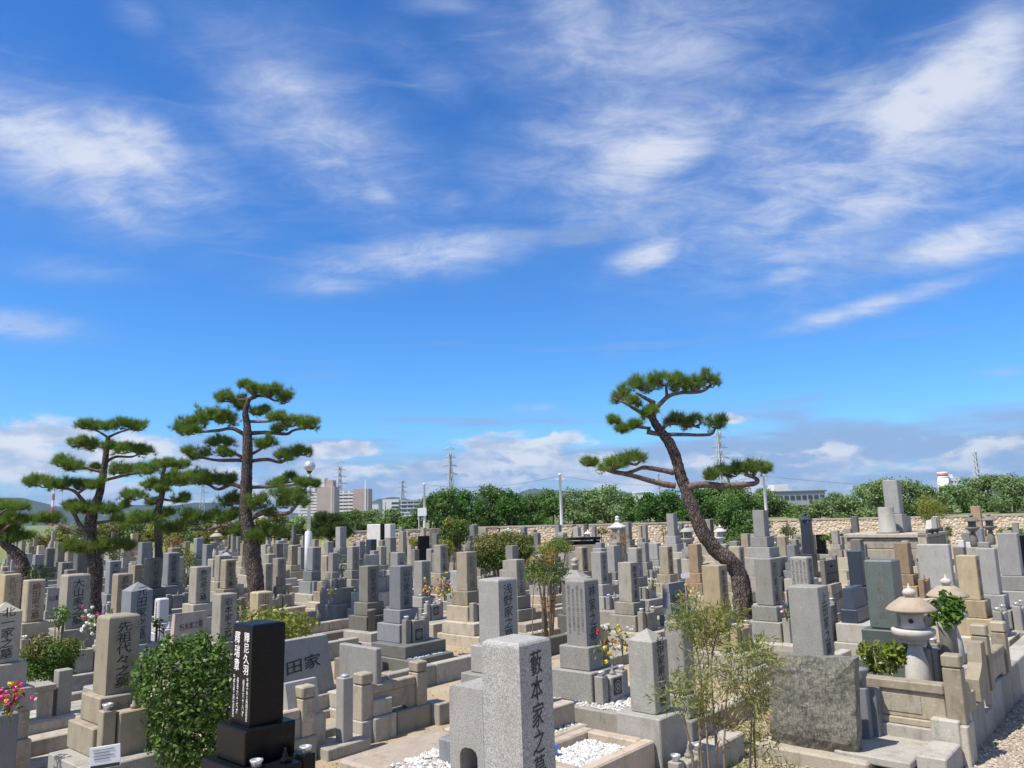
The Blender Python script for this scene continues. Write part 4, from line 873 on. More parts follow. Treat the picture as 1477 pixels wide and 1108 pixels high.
bouquet('yellow and pink flowers in the right vase of the pale stone', 641, 847, 14.4, .22, ['petal_yellow', 'petal_pink', 'petal_yellow'], 5, n=20)
bouquet('tall leafy bouquet with red bloom before the pale side-inscribed stone', 871, 925, 9.0, .22, ['petal_red', 'petal_yellow', 'petal_white'], 6, n=8)
bouquet('white and yellow bouquet left of the pyramid-topped stone', 897, 918, 9.3, .21, ['petal_yellow', 'petal_white', 'petal_white', 'petal_red'], 7, n=10)
bouquet('pink and white hanging flowers beside the grey stone', 1134, 880, 10.6, .14, ['petal_pink', 'petal_white'], 8, n=9)
bouquet('red and orange flowers in front of the blue slab grave', 985, 862, 11.6, .18, ['petal_red', 'petal_yellow'], 9, n=6)
bouquet('white flower sprig beside the yellowish tan stone', 1003, 856, 11.9, .15, ['petal_white', 'petal_yellow'], 10, n=5)
bouquet('small yellow bouquet among the middle graves', 478, 851, 17.0, .14, ['petal_yellow', 'petal_white'], 11, n=5)
bouquet('white flowers in front of the far pale slab', 941, 838, 14.5, .17, ['petal_white'], 12, n=6)
bouquet('white flowers below the right pole', 1115, 783, 24, .26, ['petal_white'], 13, n=7)
# ================================================================== ground, far wall, bank, trees beyond, town and hills
m = MB(); m.add([(-7000, -60, 0), (7000, -60, 0), (7000, 8000, 0), (-7000, 8000, 0)], [(0, 1, 2, 3)]); o = m.build('ground', 'soil'); o['kind'] = 'structure'
WP = [G(px, py, 1.8) for px, py in ((505, 766.5), (720, 759.5), (1110, 750), (1340, 745), (1560, 740))]
WP = [Vector((p.x, p.y, 0)) for p in WP]
def along(pts, s):
    for a, b in zip(pts, pts[1:]):
        L = (b - a).length
        if s <= L: return a + (b - a) * (s / L), (b - a).normalized()
        s -= L
    return pts[-1], (pts[-1] - pts[-2]).normalized()
WL = sum((b - a).length for a, b in zip(WP, WP[1:]))
sw = thing('stone_wall', 'long low wall of tan cobbles along the far side of the graves', 'wall', tuple(WP[0]))
m = MB()
for a, b in zip(WP, WP[1:]):
    n = Vector((-(b - a).y, (b - a).x, 0)).normalized(); n = n if n.y > 0 else -n; a, b = a - WP[0], b - WP[0]
    m.add([a, b, b + n * .3 + Vector((0, 0, 1.72)), a + n * .3 + Vector((0, 0, 1.72)), b + n * .9 + Vector((0, 0, 1.72)), a + n * .9 + Vector((0, 0, 1.72)), a + n * .9, b + n * .9], [(0, 1, 2, 3), (3, 2, 4, 5), (5, 4, 7, 6)])
m.build('wall_core', 'wall_mortar', sw)
m = MB()
for a, b in zip(WP, WP[1:]):
    n = Vector((-(b - a).y, (b - a).x, 0)).normalized(); n = n if n.y > 0 else -n; a, b = a - WP[0], b - WP[0]; up = Vector((0, 0, .08)); z = Vector((0, 0, 1.722))
    q = [a + n * .26 + z, b + n * .26 + z, b + n * .8 + z, a + n * .8 + z]; m.add(q + [p + up for p in q], [(0, 1, 5, 4), (1, 2, 6, 5), (2, 3, 7, 6), (3, 0, 4, 7), (4, 5, 6, 7)])
m.build('coping', 'kerb', sw)
rng = random.Random(3); vs, fs = [], []
ico = bmesh.new(); bmesh.ops.create_icosphere(ico, subdivisions=1, radius=1); IV = [v.co.copy() for v in ico.verts]; IF = [[v.index for v in f.verts] for f in ico.faces]; ico.free()
zr = .5; row = 0
while zr < 1.7:
    s = (row % 2) * .13
    while s < WL:
        p, d = along(WP, s); n = Vector((-d.y, d.x, 0)); n = n if n.y > 0 else -n; sz = rng.uniform(.045, .10); k = len(vs)
        c = p - WP[0] + n * (.3 * zr / 1.72 + .0) + Vector((0, 0, zr + rng.uniform(-.05, .05)))
        for v in IV: q = v * (1 + rng.uniform(-.18, .18)); vs.append(c + d * q.x * sz * 1.15 + n * q.y * .032 + Vector((0, 0, q.z * sz * .85)))
        fs += [[i + k for i in f] for f in IF]; s += sz * 1.9 + .02
    zr += .115; row += 1
me = bpy.data.meshes.new('cobbles'); me.from_pydata(vs, [], fs); me.materials.append(MATS['wall_cobble']); o = link('cobbles', me, sw); o['kind'] = 'stuff'
# bank behind the wall and the lower grassy bank on the left
m = MB(); pts = [p + Vector((0, .85, 0)) for p in WP]; n = len(pts)
vsb = [p + Vector((0, 0, 1.7)) for p in pts] + [p + Vector((p.x * .3, 16, 1.9)) for p in pts] + [p + Vector((p.x * .5, 26, -.05)) for p in pts]
m.add(vsb, [(r * n + i, r * n + i + 1, (r + 1) * n + i + 1, (r + 1) * n + i) for r in (0, 1) for i in range(n - 1)])
o = m.build('embankment', 'grass_ground'); o['kind'] = 'structure'
m = MB(); X1 = WP[0].x - .2
prof = [(49.5, -.05), (51.5, 1.0), (54, 1.5), (66, 1.6), (74, -.05)]; xs = [-60, -45, -30, -18, X1]
m.add([(x, y + 1.2 * math.sin(x * .3), z) for y, z in prof for x in xs], [(r * 5 + i, r * 5 + i + 1, (r + 1) * 5 + i + 1, (r + 1) * 5 + i) for r in range(4) for i in range(4)])
o = m.build('grassy_bank', 'grass_ground'); o['kind'] = 'structure'
def leafy_tree(label, px, ytop, wpx, Y, zbase, mat, seed, L=.15, W=.09, dens=1.0, group='trees on the bank behind the wall', low=.02):
    rng = np.random.default_rng(seed); k = Y / F; top = P(px, ytop, Y); h = top.z - zbase; rx = wpx * k / 2; t = thing('broadleaf_tree', label, 'tree', (top.x, top.y, zbase), 0, group)
    bl = []
    for i in range(19):
        z = rng.uniform(low, .88); prof = (1 - max(0, z - .35) * 1.2); a = rng.uniform(0, 6.28); q = rng.uniform(.25, .95) * rx * prof; s = rng.uniform(.24, .42)
        bl.append(((q * math.cos(a), q * math.sin(a), z * h), (rx * s, rx * s, min(rx * s, h * .28) * .8)))
    bl.append(((rng.uniform(-.15, .15) * rx, 0, h * .9), (rx * .26, rx * .26, h * .14))); bl.append(((0, 0, h * .5), (rx * .6, rx * .6, h * .36)))
    tri_mesh('crown', blob_leaves(bl, 300 * dens, L, W, rng, .6), mat, t)
    m = MB(); m.tube([(0, 0, -.1), (.05, .02, h * .3), (-.05, 0, h * .7)], [.09 * h / 2.2, .06 * h / 2.2, .02], 7, True, .1, 3)
    for i in range(4):
        a = rng.uniform(0, 6.28); m.tube([(0, 0, h * .25), (rx * .4 * math.cos(a), rx * .4 * math.sin(a), h * .5), (rx * .7 * math.cos(a), rx * .7 * math.sin(a), h * .65)], [.04, .025, .01], 5)
    m.build('trunk', 'stem_wood', t)
TL = [(470, 742, 60, 'tree_leaf'), (505, 737, 56, 'tree_leaf'), (538, 736, 60, 'tree_leaf_pale'), (566, 735, 50, 'tree_leaf_pale'), (590, 745, 44, 'tree_leaf'), (620, 712, 52, 'tree_leaf_dark'), (640, 705, 60, 'tree_leaf'), (672, 708, 62, 'tree_leaf_dark'), (702, 701, 66, 'tree_leaf'), (736, 706, 62, 'tree_leaf_dark'), (768, 712, 60, 'tree_leaf_pale'), (796, 708, 54, 'tree_leaf'), (826, 705, 60, 'tree_leaf_pale'),
      (856, 706, 58, 'tree_leaf_pale'), (880, 699, 56, 'tree_leaf_pale'), (908, 712, 50, 'tree_leaf'), (935, 712, 60, 'tree_leaf_dark'), (966, 708, 64, 'tree_leaf_dark'), (1000, 706, 66, 'tree_leaf_dark'), (1034, 700, 70, 'tree_leaf'), (1066, 699, 70, 'tree_leaf'), (1098, 706, 60, 'tree_leaf_pale'), (1128, 722, 54, 'tree_leaf_pale'), (1154, 730, 50, 'tree_leaf'), (1180, 722, 56, 'tree_leaf_pale'),
      (1206, 712, 62, 'tree_leaf_pale'), (1238, 701, 70, 'tree_leaf_pale'), (1270, 692, 72, 'tree_leaf_pale'), (1306, 694, 66, 'tree_leaf_pale'), (1340, 702, 60, 'tree_leaf_pale'), (1368, 700, 60, 'tree_leaf_pale'), (1394, 688, 62, 'tree_leaf_pale'), (1424, 687, 66, 'tree_leaf_pale'), (1456, 684, 66, 'tree_leaf_pale'), (1488, 686, 60, 'tree_leaf_pale')]
TN = {'tree_leaf': 'mid green', 'tree_leaf_dark': 'dark green', 'tree_leaf_pale': 'pale green'}; cnt = {}
TSEG = [(0, 610, 'below the apartment blocks'), (610, 760, 'left of the middle pole'), (760, 905, 'right of the middle pole'), (905, 1030, 'left of the leaning pine'), (1030, 1112, 'beside the right pole'), (1112, 1200, 'below the grey far building'), (1200, 1345, 'behind the raised monument'), (1345, 1600, 'right of the raised monument')]
tg_ = {}
for q in TL: tg_.setdefault((q[3], next(s for a, b, s in TSEG if a <= q[0] < b)), []).append(q)
for (mt, sg), l in tg_.items():
    for i, (px, yt, wd, _) in enumerate(sorted(l)):
        lb = f"{TN[mt]} leafy tree on the bank {sg}"; lb = lb if len(l) == 1 else f"{ORD[i]} {lb}"
        leafy_tree(lb, px, yt, wd * 1.12, 46 + (px % 5) - (px > 1150) * 4, 1.78, mt, px)
leafy_tree('dense dark tree between the leaning pine and the right pole', 1062, 724, 92, 33.5, 0, 'tree_leaf_dark', 9001, .12, .07, 1.4, None, .3)
HS = [(70, 762), (95, 757), (120, 752), (146, 756), (170, 750), (196, 750), (222, 754), (250, 752), (276, 748), (300, 752), (326, 748), (350, 750), (378, 748), (404, 742), (430, 744), (452, 748)]
for i, (px, yt) in enumerate(HS):
    leafy_tree(f"{(ORD + ['eleventh from left', 'twelfth from left', 'thirteenth from left', 'fourteenth from left', 'fifteenth from left', 'rightmost'])[i]} bushy tree on the grassy bank behind the pines", px, yt, 46, 53, 1.2 if px > 90 else .8, 'lime' if i % 3 == 0 else ('olive_leaf' if i % 3 == 1 else 'tree_leaf_pale'), 500 + i, .16, .09, .8, 'bushes on the left bank')
for i, (px, yt) in enumerate([(60, 772), (90, 768), (120, 772), (160, 776), (210, 772), (250, 768), (300, 770), (340, 772), (372, 768)]):
    leafy_tree(f"{ORD[i]} low bush in front of the grassy bank", px, yt, 40, 48.6, 0, 'lime' if i % 2 else 'olive_leaf', 700 + i, .15, .08, .8, 'low bushes before the left bank', .05)
# poles
def pole(name, label, px, ytop, Y, zb, r0, r1, mat='pole_paint'):
    p = P(px, ytop, Y); t = thing(name, label, 'pole', (p.x, p.y, zb)); m = MB(); m.lathe([(r0, -.1), (r0, .1), (r1, p.z - zb - .1), (r1 * 1.3, p.z - zb - .09), (r1 * 1.3, p.z - zb)], 10); m.build('shaft', mat, t); return t, p.z - zb
t, h = pole('utility_pole', 'slim white pole standing in the middle of the bank', 807.5, 683, 42, 1.75, .085, .06); bx('cap_bar', 'pole_paint', t, (0, 0, h - .35), (.5, .05, .06), .005)
t, h = pole('utility_pole', 'slim white pole on the bank at right beside the pine', 1101, 684, 39.5, 1.75, .085, .06)
t, h = pole('sign_pole', 'slim white pole with a blank white board left of centre', 612, 697, 42, 1.75, .075, .05); bx('sign_board', 'white_paint', t, (-.12, -.1, h - 1.75), (.48, .03, .42), .005); bx('sign_post', 'pole_paint', t, (-.3, -.1, 0), (.04, .04, h - 1.75), .004); bx('cap_bar', 'pole_paint', t, (0, 0, h - .4), (.35, .04, .05), .004)
lp = P(444, 830, 27.5); lt = P(448, 685, 27.5); t = thing('lamp_post', 'white lamp post with a silver globe lamp', 'lamp', (lp.x, lp.y, 0)); hz = lt.z
m = MB(); m.lathe([(.125, -.05), (.125, 2.05), (.10, 2.1), (.10, 2.11)], 12); m.build('lower_sleeve', 'white_paint', t)
m = MB(); m.lathe([(.065, 2.0), (.065, hz), (.04, hz + .05)], 12); m.build('shaft', 'white_paint', t)
m = MB(); m.lathe([(.035, hz), (.05, hz + .05), (.10, hz + .12), (.10, hz + .15), (.05, hz + .16)], 12); m.build('collar', 'dark_metal', t)
m = MB(); m.lathe([(.2 * math.sin(a), hz + .31 - .2 * math.cos(a)) for a in [.5 + i * (math.pi - .5) / 12 for i in range(13)]], 20); m.build('globe', 'metal', t)
m = MB(); m.lathe([(.204, hz + .30), (.206, hz + .315), (.204, hz + .33)], 20); m.build('globe_band', 'steel', t)
def wire(pa, pb, sag):
    a, b = Vector(pa), Vector(pb); w = thing('power_line', f"thin overhead wire {['left of the middle pole', 'between the middle pole and the right pole', 'right of the right pole'][len([o for o in bpy.data.objects if o.name.startswith('power_line')])]}", 'wire', tuple(a)); m = MB(); n = 16
    m.tube([(b - a) * (i / n) + Vector((0, 0, -sag * 4 * (i / n) * (1 - i / n))) for i in range(n + 1)], [.006] * (n + 1), 4); m.build('cable', 'dark_metal', w)
wire(P(612, 699, 42), P(807.5, 686, 42), .35); wire(P(807.5, 686, 42), P(1101, 687, 39.5), .5); wire(P(1101, 687, 39.5), P(1520, 700, 60), .4)
# lattice towers
def pylon(label, px, ytop, ybot, Y, wpx, arms=3, mat='steel', name='power_pylon', cat='pylon', th=.28, taper=.28):
    p = P(px, ytop, Y); zb = 0; H = p.z - zb; k = Y / F; w0 = wpx * k / 2; t = thing(name, label, cat, (p.x, p.y, 0), .4, None)
    hw = lambda z: w0 * (1 - (1 - taper) * min(1, z / (H * .8))); n = 9; m = MB(); br = MB()
    for sx in (-1, 1):
        for sy in (-1, 1): m.tube([(sx * hw(z), sy * hw(z), z) for z in (0, H * .4, H * .8, H)], [th] * 3 + [th * .6], 4, False)
    m.build('leg', mat if mat != 'rw' else 'red_paint', t)
    for i in range(n):
        z0, z1 = H * i / n, H * (i + 1) / n
        for ax in (0, 1):
            for s in (-1, 1):
                a, b = hw(z0), hw(z1); q = lambda u, v, z: (u, v, z) if ax == 0 else (v, u, z)
                br.tube([q(-a, s * a, z0), q(b, s * b, z1)], [th * .6] * 2, 4, False); br.tube([q(a, s * a, z0), q(-b, s * b, z1)], [th * .6] * 2, 4, False)
    br.build('lattice', mat if mat != 'rw' else 'white_paint', t)
    for i in range(arms):
        z = H * (.66 + .13 * i); L = w0 * (2.0 - .25 * i)
        a = MB(); a.tube([(-L, 0, z), (0, 0, z + H * .012), (L, 0, z)], [th * .5, th * .8, th * .5], 4, False); a.tube([(-L, 0, z), (0, 0, z + H * .05), (L, 0, z)], [th * .5] * 3, 4, False); a.build('cross_arm', mat if mat != 'rw' else 'white_paint', t)
    return t
pylon('tall lattice power pylon right of the sign pole', 649, 653, 740, 420, 12, 4, th=.30)
pylon('lattice power pylon behind the apartment tower', 490, 672, 740, 520, 12, 4, th=.30)
pylon('small lattice pylon above the white block', 580, 692, 740, 800, 8, 3, th=.42)
pylon('lattice power pylon behind the leaning pine', 1035.5, 622, 735, 330, 17, 4, th=.24)
pylon('faint small pylon left of the leaning pine trunk', 949, 682, 735, 800, 7, 3, th=.30)
pylon('slim lattice mast above the right trees', 1405, 650, 720, 420, 8, 0, th=.34, name='lattice_mast', cat='mast', taper=.45)
pylon('faint pylon between the small pine and tall pine', 293, 690, 745, 800, 9, 4, th=.32)
# red and white banded mast on the left
p = P(78, 703, 900); t = thing('banded_mast', 'red and white banded mast on the left behind the pines', 'mast', (p.x, p.y, 0)); k = 900 / F
for i in range(6):
    z0, z1 = p.z * i / 6, p.z * (i + 1) / 6; r0, r1 = (4.6 - .45 * i) * k, (4.6 - .45 * (i + 1)) * k; m = MB(); m.lathe([(r0 * .75, z0), (r1 * .75, z1)], 6, smooth=False); m.build('band', 'red_paint' if i % 2 == 0 else 'white_paint', t)
p = P(1359, 681, 520); t = thing('banded_chimney', 'squat white chimney with red bands above the right trees', 'chimney', (p.x, p.y, 0)); k = 520 / F
zz = [0, .80, .86, .93, 1.0]
for i in range(4):
    m = MB(); m.lathe([((8.4 - 1.6 * zz[i]) * k, p.z * zz[i] + (.02 if i else 0)), ((8.4 - 1.6 * zz[i + 1]) * k, p.z * zz[i + 1])], 18); m.build('band', ['white_paint', 'white_paint', 'red_paint', 'white_paint'][i], t)
# buildings
def block(t, c, d, mat, name='wall'):
    m = MB(); m.box(c, d, .05); return m.build(name, mat, t)
def facade(t, x0, x1, y, z0, floors, fh, bays, axis='x', sign=-1, rail='apt_white'):
    """balcony storeys: railing band, dark recess with its panes"""
    for f in range(floors):
        z = z0 + f * fh; L = x1 - x0
        if axis == 'x': block(t, ((x0 + x1) / 2, y + sign * .5, z), (L, 1.0, 1.15), rail, 'balcony')
        else: block(t, (y + sign * .5, (x0 + x1) / 2, z), (1.0, L, 1.15), rail, 'balcony')
        for b in range(bays):
            c = x0 + L * (b + .5) / bays; wd = L / bays * .74
            if axis == 'x': o = block(t, (c, y + sign * .04, z + 1.2), (wd, .12, fh - 1.5), 'glass_dark', 'window')
            else: o = block(t, (y + sign * .04, c, z + 1.2), (.12, wd, fh - 1.5), 'glass_dark', 'window')
Y = 420; k = Y / F
def bld(name, label, xl, xr, yt, Y, depth, rot, mat): 
    a, b = P(xl, yt, Y), P(xr, yt, Y); t = thing(name, label, 'building', ((a.x + b.x) / 2, Y + depth / 2, 0), rot); return t, b.x - a.x, a.z
t, W, H = bld('apartment_building', 'tall pinkish apartment tower behind the lamp post', 428, 483, 702, 420, 12, R(0), 'apt')
H = P(470, 702, 420).z; S = 24
block(t, (W * .26, 0, 0), (W * .46, 12, H), 'apt'); block(t, (-W * .22, 2.4, 0), (W * .5, 8, H - .6), 'apt_white')
facade(t, -W * .5 + .2, W * .03, -1.7, 3, 9, (H - 4) / 9, 4)
block(t, (W * .24, .5, H), (W * .36, 8, 3.6), 'apt', 'stair_house'); block(t, (W * .05, .2, H - .3), (W * .30, 8, 5.2), 'apt_white', 'roof_tank')
block(t, (W * .42, -6.1, 0), (.5, .25, H), 'apt_white', 'drain_strip'); m = MB(); m.tube([(W * .1, 0, H + 4), (W * .1, 0, H + 10)], [.12, .08], 5); m.build('aerial', 'steel', t)
t, W, H = bld('apartment_building', 'lower pinkish apartment wing right of the tower', 483, 532, 706, 450, 12, 0, 'apt')
block(t, (W * .26, 0, 0), (W * .46, 12, H), 'apt'); block(t, (-W * .22, 3.0, 0), (W * .5, 8, H - 1), 'apt_white'); facade(t, -W * .48, W * .03, -1.1, 3, 7, (H - 4) / 7, 3)
block(t, (W * .40, -6.15, 0), (.7, .25, H + 5), 'white_paint', 'flue')
t, W, H = bld('office_block', 'long grey four-storey block right of the apartments', 553, 642, 722, 560, 14, 0, 'apt_grey')
block(t, (0, 0, 0), (W, 14, H), 'apt_grey'); block(t, (-W * .38, -.6, 0), (W * .26, 14.5, H + .6), 'apt_white', 'end_wing')
for f in range(4):
    z = H * (.12 + .22 * f)
    for b in range(7): block(t, (-W * .16 + b * W * .1, -7.05, z), (W * .085, .2, H * .11), 'glass_dark', 'window')
    block(t, (-W * .31, -7.9, z), (W * .11, .2, H * .11), 'glass_dark', 'window'); block(t, (W * .12, -7.1, z - H * .05), (W * .7, .3, H * .04), 'apt_white', 'balcony')
for i, (xl, xr, yt, Yb, lb) in enumerate([(528, 546, 727, 600, 'low cream building between the apartments and the grey block'), (583, 602, 741, 330, 'small white hall in front of the grey block'), (366, 410, 741, 300, 'white shed with windows behind the tall pine')]):
    t, W, H = bld('low_building', lb, xl, xr, yt, Yb, 10, 0, 'apt_white'); block(t, (0, 0, 0), (W, 10, H), 'apt_white'); block(t, (0, 0, H), (W * 1.03, 10.4, .35), 'apt_grey', 'roof')
    for b in range(5): block(t, (-W * .4 + b * W * .2, -5.05, H * .35), (W * .09, .15, H * .3), 'glass_dark', 'window')
t, W, H = bld('office_block', 'grey flat-roofed building above the trees at right', 1112, 1190, 711, 260, 14, 0, 'apt_grey')
block(t, (0, 0, 0), (W, 14, H), 'apt_grey'); block(t, (0, 0, H), (W * 1.05, 14.6, .5), 'dkb', 'roof'); block(t, (-W * .24, 0, H + .5), (W * .26, 7, 2.2), 'apt_white', 'roof_house')
for b in range(9): block(t, (-W * .44 + b * W * .11, -7.05, H - 2.4), (W * .08, .2, 1.3), 'glass_dark', 'window')
for b in range(9): block(t, (-W * .44 + b * W * .11, -7.05, H - 5.6), (W * .08, .2, 1.3), 'glass_dark', 'window')
t, W, H = bld('low_building', 'long white flat roof seen left of the leaning pine', 917, 940, 711, 320, 10, 0, 'apt_white'); block(t, (0, 0, 0), (W, 10, H), 'apt_white'); block(t, (0, 0, H), (W * 1.05, 10.5, .4), 'white_paint', 'roof')
for b in range(4): block(t, (-W * .36 + b * W * .24, -5.05, H * .5), (W * .12, .15, H * .2), 'glass_dark', 'window')
t, W, H = bld('low_building', 'white stepped building beside the banded chimney', 1366, 1384, 689, 520, 10, 0, 'apt_white'); block(t, (0, 0, 0), (W, 10, H), 'apt_white'); block(t, (-W * .2, 0, H), (W * .5, 8, 2.2), 'white_paint', 'roof_house')
for b in range(4): block(t, (-W * .36 + b * W * .24, -5.05, H * .8), (W * .12, .15, H * .07), 'glass_dark', 'window')
# hills
def hill(name, prof, D, dep, seed):
    rng = random.Random(seed); m = MB(); n = len(prof); xs, zs = [], []
    for (a, b), (c, d) in zip(prof, prof[1:]):
        for s in range(6): xs.append(a + (c - a) * s / 6); zs.append(b + (d - b) * s / 6 + rng.uniform(-.7, .7))
    xs.append(prof[-1][0]); zs.append(prof[-1][1]); R_ = 5; vs = []
    for r in range(R_ + 1):
        t = r / R_
        for x, y in zip(xs, zs):
            p = P(x, y, D); h = max(p.z, 3) * math.sin(t * math.pi / 2) * (1 + rng.uniform(-.05, .05) * (t < 1)); vs.append((p.x, D - dep * (1 - t), h - 2))
    for x, y in zip(xs, zs): p = P(x, y, D); vs.append((p.x, D + dep, -2))
    w = len(xs); m.add(vs, [(r * w + i, r * w + i + 1, (r + 1) * w + i + 1, (r + 1) * w + i) for r in range(R_ + 1) for i in range(w - 1)], True); o = m.build(name, 'hill'); o['kind'] = 'structure'
hill('hills', [(-60, 722), (0, 718), (30, 717), (46, 723), (60, 729), (75, 733), (95, 740), (110, 745), (138, 744), (160, 740), (180, 734), (200, 729), (220, 728), (250, 730), (294, 726), (312, 724), (335, 730), (380, 735), (430, 740), (480, 742)], 2600, 700, 1)
hill('hills', [(500, 738), (535, 726), (552, 719), (566, 717), (584, 718), (604, 723), (640, 731), (680, 736)], 3800, 600, 2)
hill('hills', [(690, 735), (735, 716), (756, 707), (770, 704), (800, 707), (830, 709), (852, 706), (876, 705), (900, 709), (930, 714), (980, 720), (1060, 726)], 4300, 700, 3)
rng = random.Random(8)
for i in range(26):
    px = rng.uniform(112, 200); py = rng.uniform(743, 751); p = P(px, py, 2250 + rng.uniform(-150, 150)); t = thing('hillside_house', 'tiny pale house among others at the foot of the far hills', 'house', (p.x, p.y, 0), rng.uniform(-.5, .5), 'houses at the foot of the far hills'); s = rng.uniform(6, 11)
    block(t, (0, 0, 0), (s, s * .8, p.z), 'apt_white'); block(t, (0, 0, p.z), (s * 1.1, s * .9, 1.5), rng.choice(['apt_grey', 'roof_red', 'apt_white']), 'roof')
# ================================================================== foreground stonework
def at(px, py, z): q = G(px, py, z); return q
def sthing(name, label, cat, p, group=None): return thing(name, label, cat, (p.x, p.y, 0), RZ, group)
# --- the near pale pillar: platform, companion block with an arched slot, gravel
r = find(697, 920); c, w, zb = r['c'], r['w'], r['zb']; g = r['obj']
zp1 = 1.03
bx('lower_base', 'lg', g, (0, 0, zb - .30), (.42, .40, .297), .012)
bx('platform', 'pk', g, (.03, .70, -.05), (.86, 1.08, zp1 + .05), .02); bx('front_platform', 'pk', g, (.03, -.17, -.05), (.9, .65, zb - .30 + .045), .02)
m = MB(); y0, y1 = w / 2 + .012, w / 2 + .30; H = .505; arch = [(y0, 0), (y0, H), (y1 - .03, H), (y1 - .01, H - .01), (y1, H - .03), (y1, 0), (y1 - .085, 0), (y1 - .085, .11), (y1 - .10, .14), (y1 - .13, .155), (y0 + .10, .155), (y0 + .07, .14), (y0 + .055, .11), (y0 + .055, 0)]
m.prism(arch[::-1], 'x', -.140, .140, (0, 0, zp1 + .002)); m.build('slotted_block', 'lg', g)
bx('side_block', 'bg', g, (.04, y1 + .10, zp1), (.22, .17, .15), .012)
pebbles('gravel', 'pebble_white', g, -.30, .20, .44, .82, zp1, 300, .018, NR)
# --- kerbed gravel plot to its right
p = at(842, 1078, .50); t = sthing('grave_kerb', 'pinkish concrete kerb with white gravel right of the near pale pillar', 'kerb', p)
for (a, b, L, Wd) in ((0, -.34, 1.1, .12), (0, .34, 1.1, .12), (-.49, 0, .12, .555), (.49, 0, .12, .555)): bx('kerb_stone', 'pk', t, (a, b, -.05), (L, Wd, .55), .015)
bx('gravel_bed', 'gravel_white', t, (0, 0, -.05), (.855, .555, .48), .005); pebbles('gravel', 'pebble_white', t, -.4, .4, -.26, .26, .43, 800, .02, NR); bx('step', 'pk', t, (.1, -.56, -.05), (.7, .3, .30), .015)
m = MB(); m.lathe([(.045, 0), (.05, .10), (.04, .10)], 12, (-.2, .2, .44)); m.build('blue_cup', 'blue_plastic', t)
# --- low fence with granite posts in front of the slab grave
a0 = at(530, 1073, 0); t = sthing('stone_fence', 'low granite fence with square posts and steps before the slab grave', 'fence', a0)
def post(t, x, y, z0, h, s=.17, mat='kerb'):
    o = bx('post', mat, t, (x, y, z0), (s, s, h - .13), .008); bx('post_cap', mat, o, (x, y, z0 + h - .122), (s * 1.02, s * 1.02, .122), .014); return o
def fence_panel(t, x0, x1, y, z0, h, mat='kerb'):
    bx('rail', mat, t, ((x0 + x1) / 2, y, z0 + h - .10), (x1 - x0, .12, .10), .012); n = 24; xa, xb = x0 + (x1 - x0) * .18, x0 + (x1 - x0) * .82
    m = MB(); arch = [(x0, z0 + .002), (xa, z0 + .002), (xa + .04, z0 + .05), (xb - .04, z0 + .05), (xb, z0 + .002), (x1, z0 + .002), (x1, z0 + h - .103), (x0, z0 + h - .103)]
    m.prism(arch, 'y', y - .045, y + .045); o = m.build('panel', mat, t); return o
for i, (a, b) in enumerate(((-.08, .45), (.455, 1.0))): bx('kerb_stone', 'concrete', t, ((a + b) / 2, .11, -.05), (b - a - .005, .22, .30), .01)
post(t, .02, .11, .25, .52); post(t, .88, .11, .25, .52); fence_panel(t, .11, .79, .11, .25, .36)
for i, (a, b) in enumerate(((-1.25, -.68), (-1.8, -1.255))): bx('kerb_stone', 'concrete', t, ((a + b) / 2, .11, -.05), (b - a - .005, .22, .30), .01)
post(t, -.78, .11, .25, .52); fence_panel(t, -1.75, -.87, .11, .25, .30)
bx('step', 'concrete', t, (-.38, .02, -.05), (.585, .40, .17), .01); bx('step', 'concrete', t, (-.38, .36, -.05), (.585, .27, .26), .01)
for k in range(3): bx('kerb_stone', 'concrete', t, (1.11, .11 + .5 * k, -.05), (.20, .49, .30), .01)
bx('gravel_bed', 'soil', t, (-.35, 1.0, -.05), (2.5, 1.5, .20), .01)
fr = find(380, 923); q = sthing('flower_stand', 'grey square flower stand right of the slab grave', 'flower stand', at(497, 1010, .55)); bx('block', 'lv', q, (0, 0, 0), (.14, .14, .80), .008); m = MB(); m.lathe([(.04, 0), (.05, .02), (.03, .03)], 10, (0, 0, .80)); m.build('vase_cup', 'metal', q)
q = sthing('name_plate_stone', 'tilted grey name plate stone in front of the slab grave', 'stone', at(436, 1018, .55)); m = MB(); m.prism([(-.06, .0), (.06, 0), (.09, .36), (.03, .36)], 'x', -.2, .2, (0, 0, .45)); m.build('plate', 'lv', q); bx('foot', 'concrete', q, (0, 0, 0), (.5, .2, .45), .01)
# --- left edge: offering table, crest stone, steps, paving, notice
q = sthing('offering_table', 'small stone offering table at the left edge', 'table', at(30, 1040, .35)); bx('plinth', 'concrete', q, (.05, 0, 0), (1.0, .42, .34), .012); bx('table_top', 'tg', q, (0, 0, .66), (.62, .30, .07), .008)
for s in (-1, 1): bx('leg', 'tg', q, (s * .24, 0, .34), (.10, .24, .32), .006)
bx('crest_stone', 'g', q, (.42, -.02, .34), (.16, .16, .52), .008); m = MB(); m.lathe([(.035, 0), (.05, .10), (.045, .10)], 12, (-.1, 0, .73)); m.build('cup', 'white_paint', q)
q = sthing('flower_vase', 'square grey flower vase block at the left edge', 'vase', at(2, 1095, .3)); bx('block', 'bg', q, (0, 0, 0), (.20, .20, .74), .01)
q = sthing('stone_steps', 'pale stone steps and kerb in the lower left corner', 'steps', at(55, 1108, 0)); bx('kerb_stone', 'kerb', q, (0, .75, -.05), (1.5, .22, .40), .012); bx('step', 'kerb', q, (0, .48, -.05), (1.1, .32, .27), .012); bx('cheek', 'kerb', q, (.66, .5, -.05), (.2, .45, .38), .012); bx('cheek', 'kerb', q, (-.66, .5, -.05), (.2, .45, .38), .012); bx('landing', 'kerb', q, (0, .1, -.05), (1.7, .42, .10), .012)
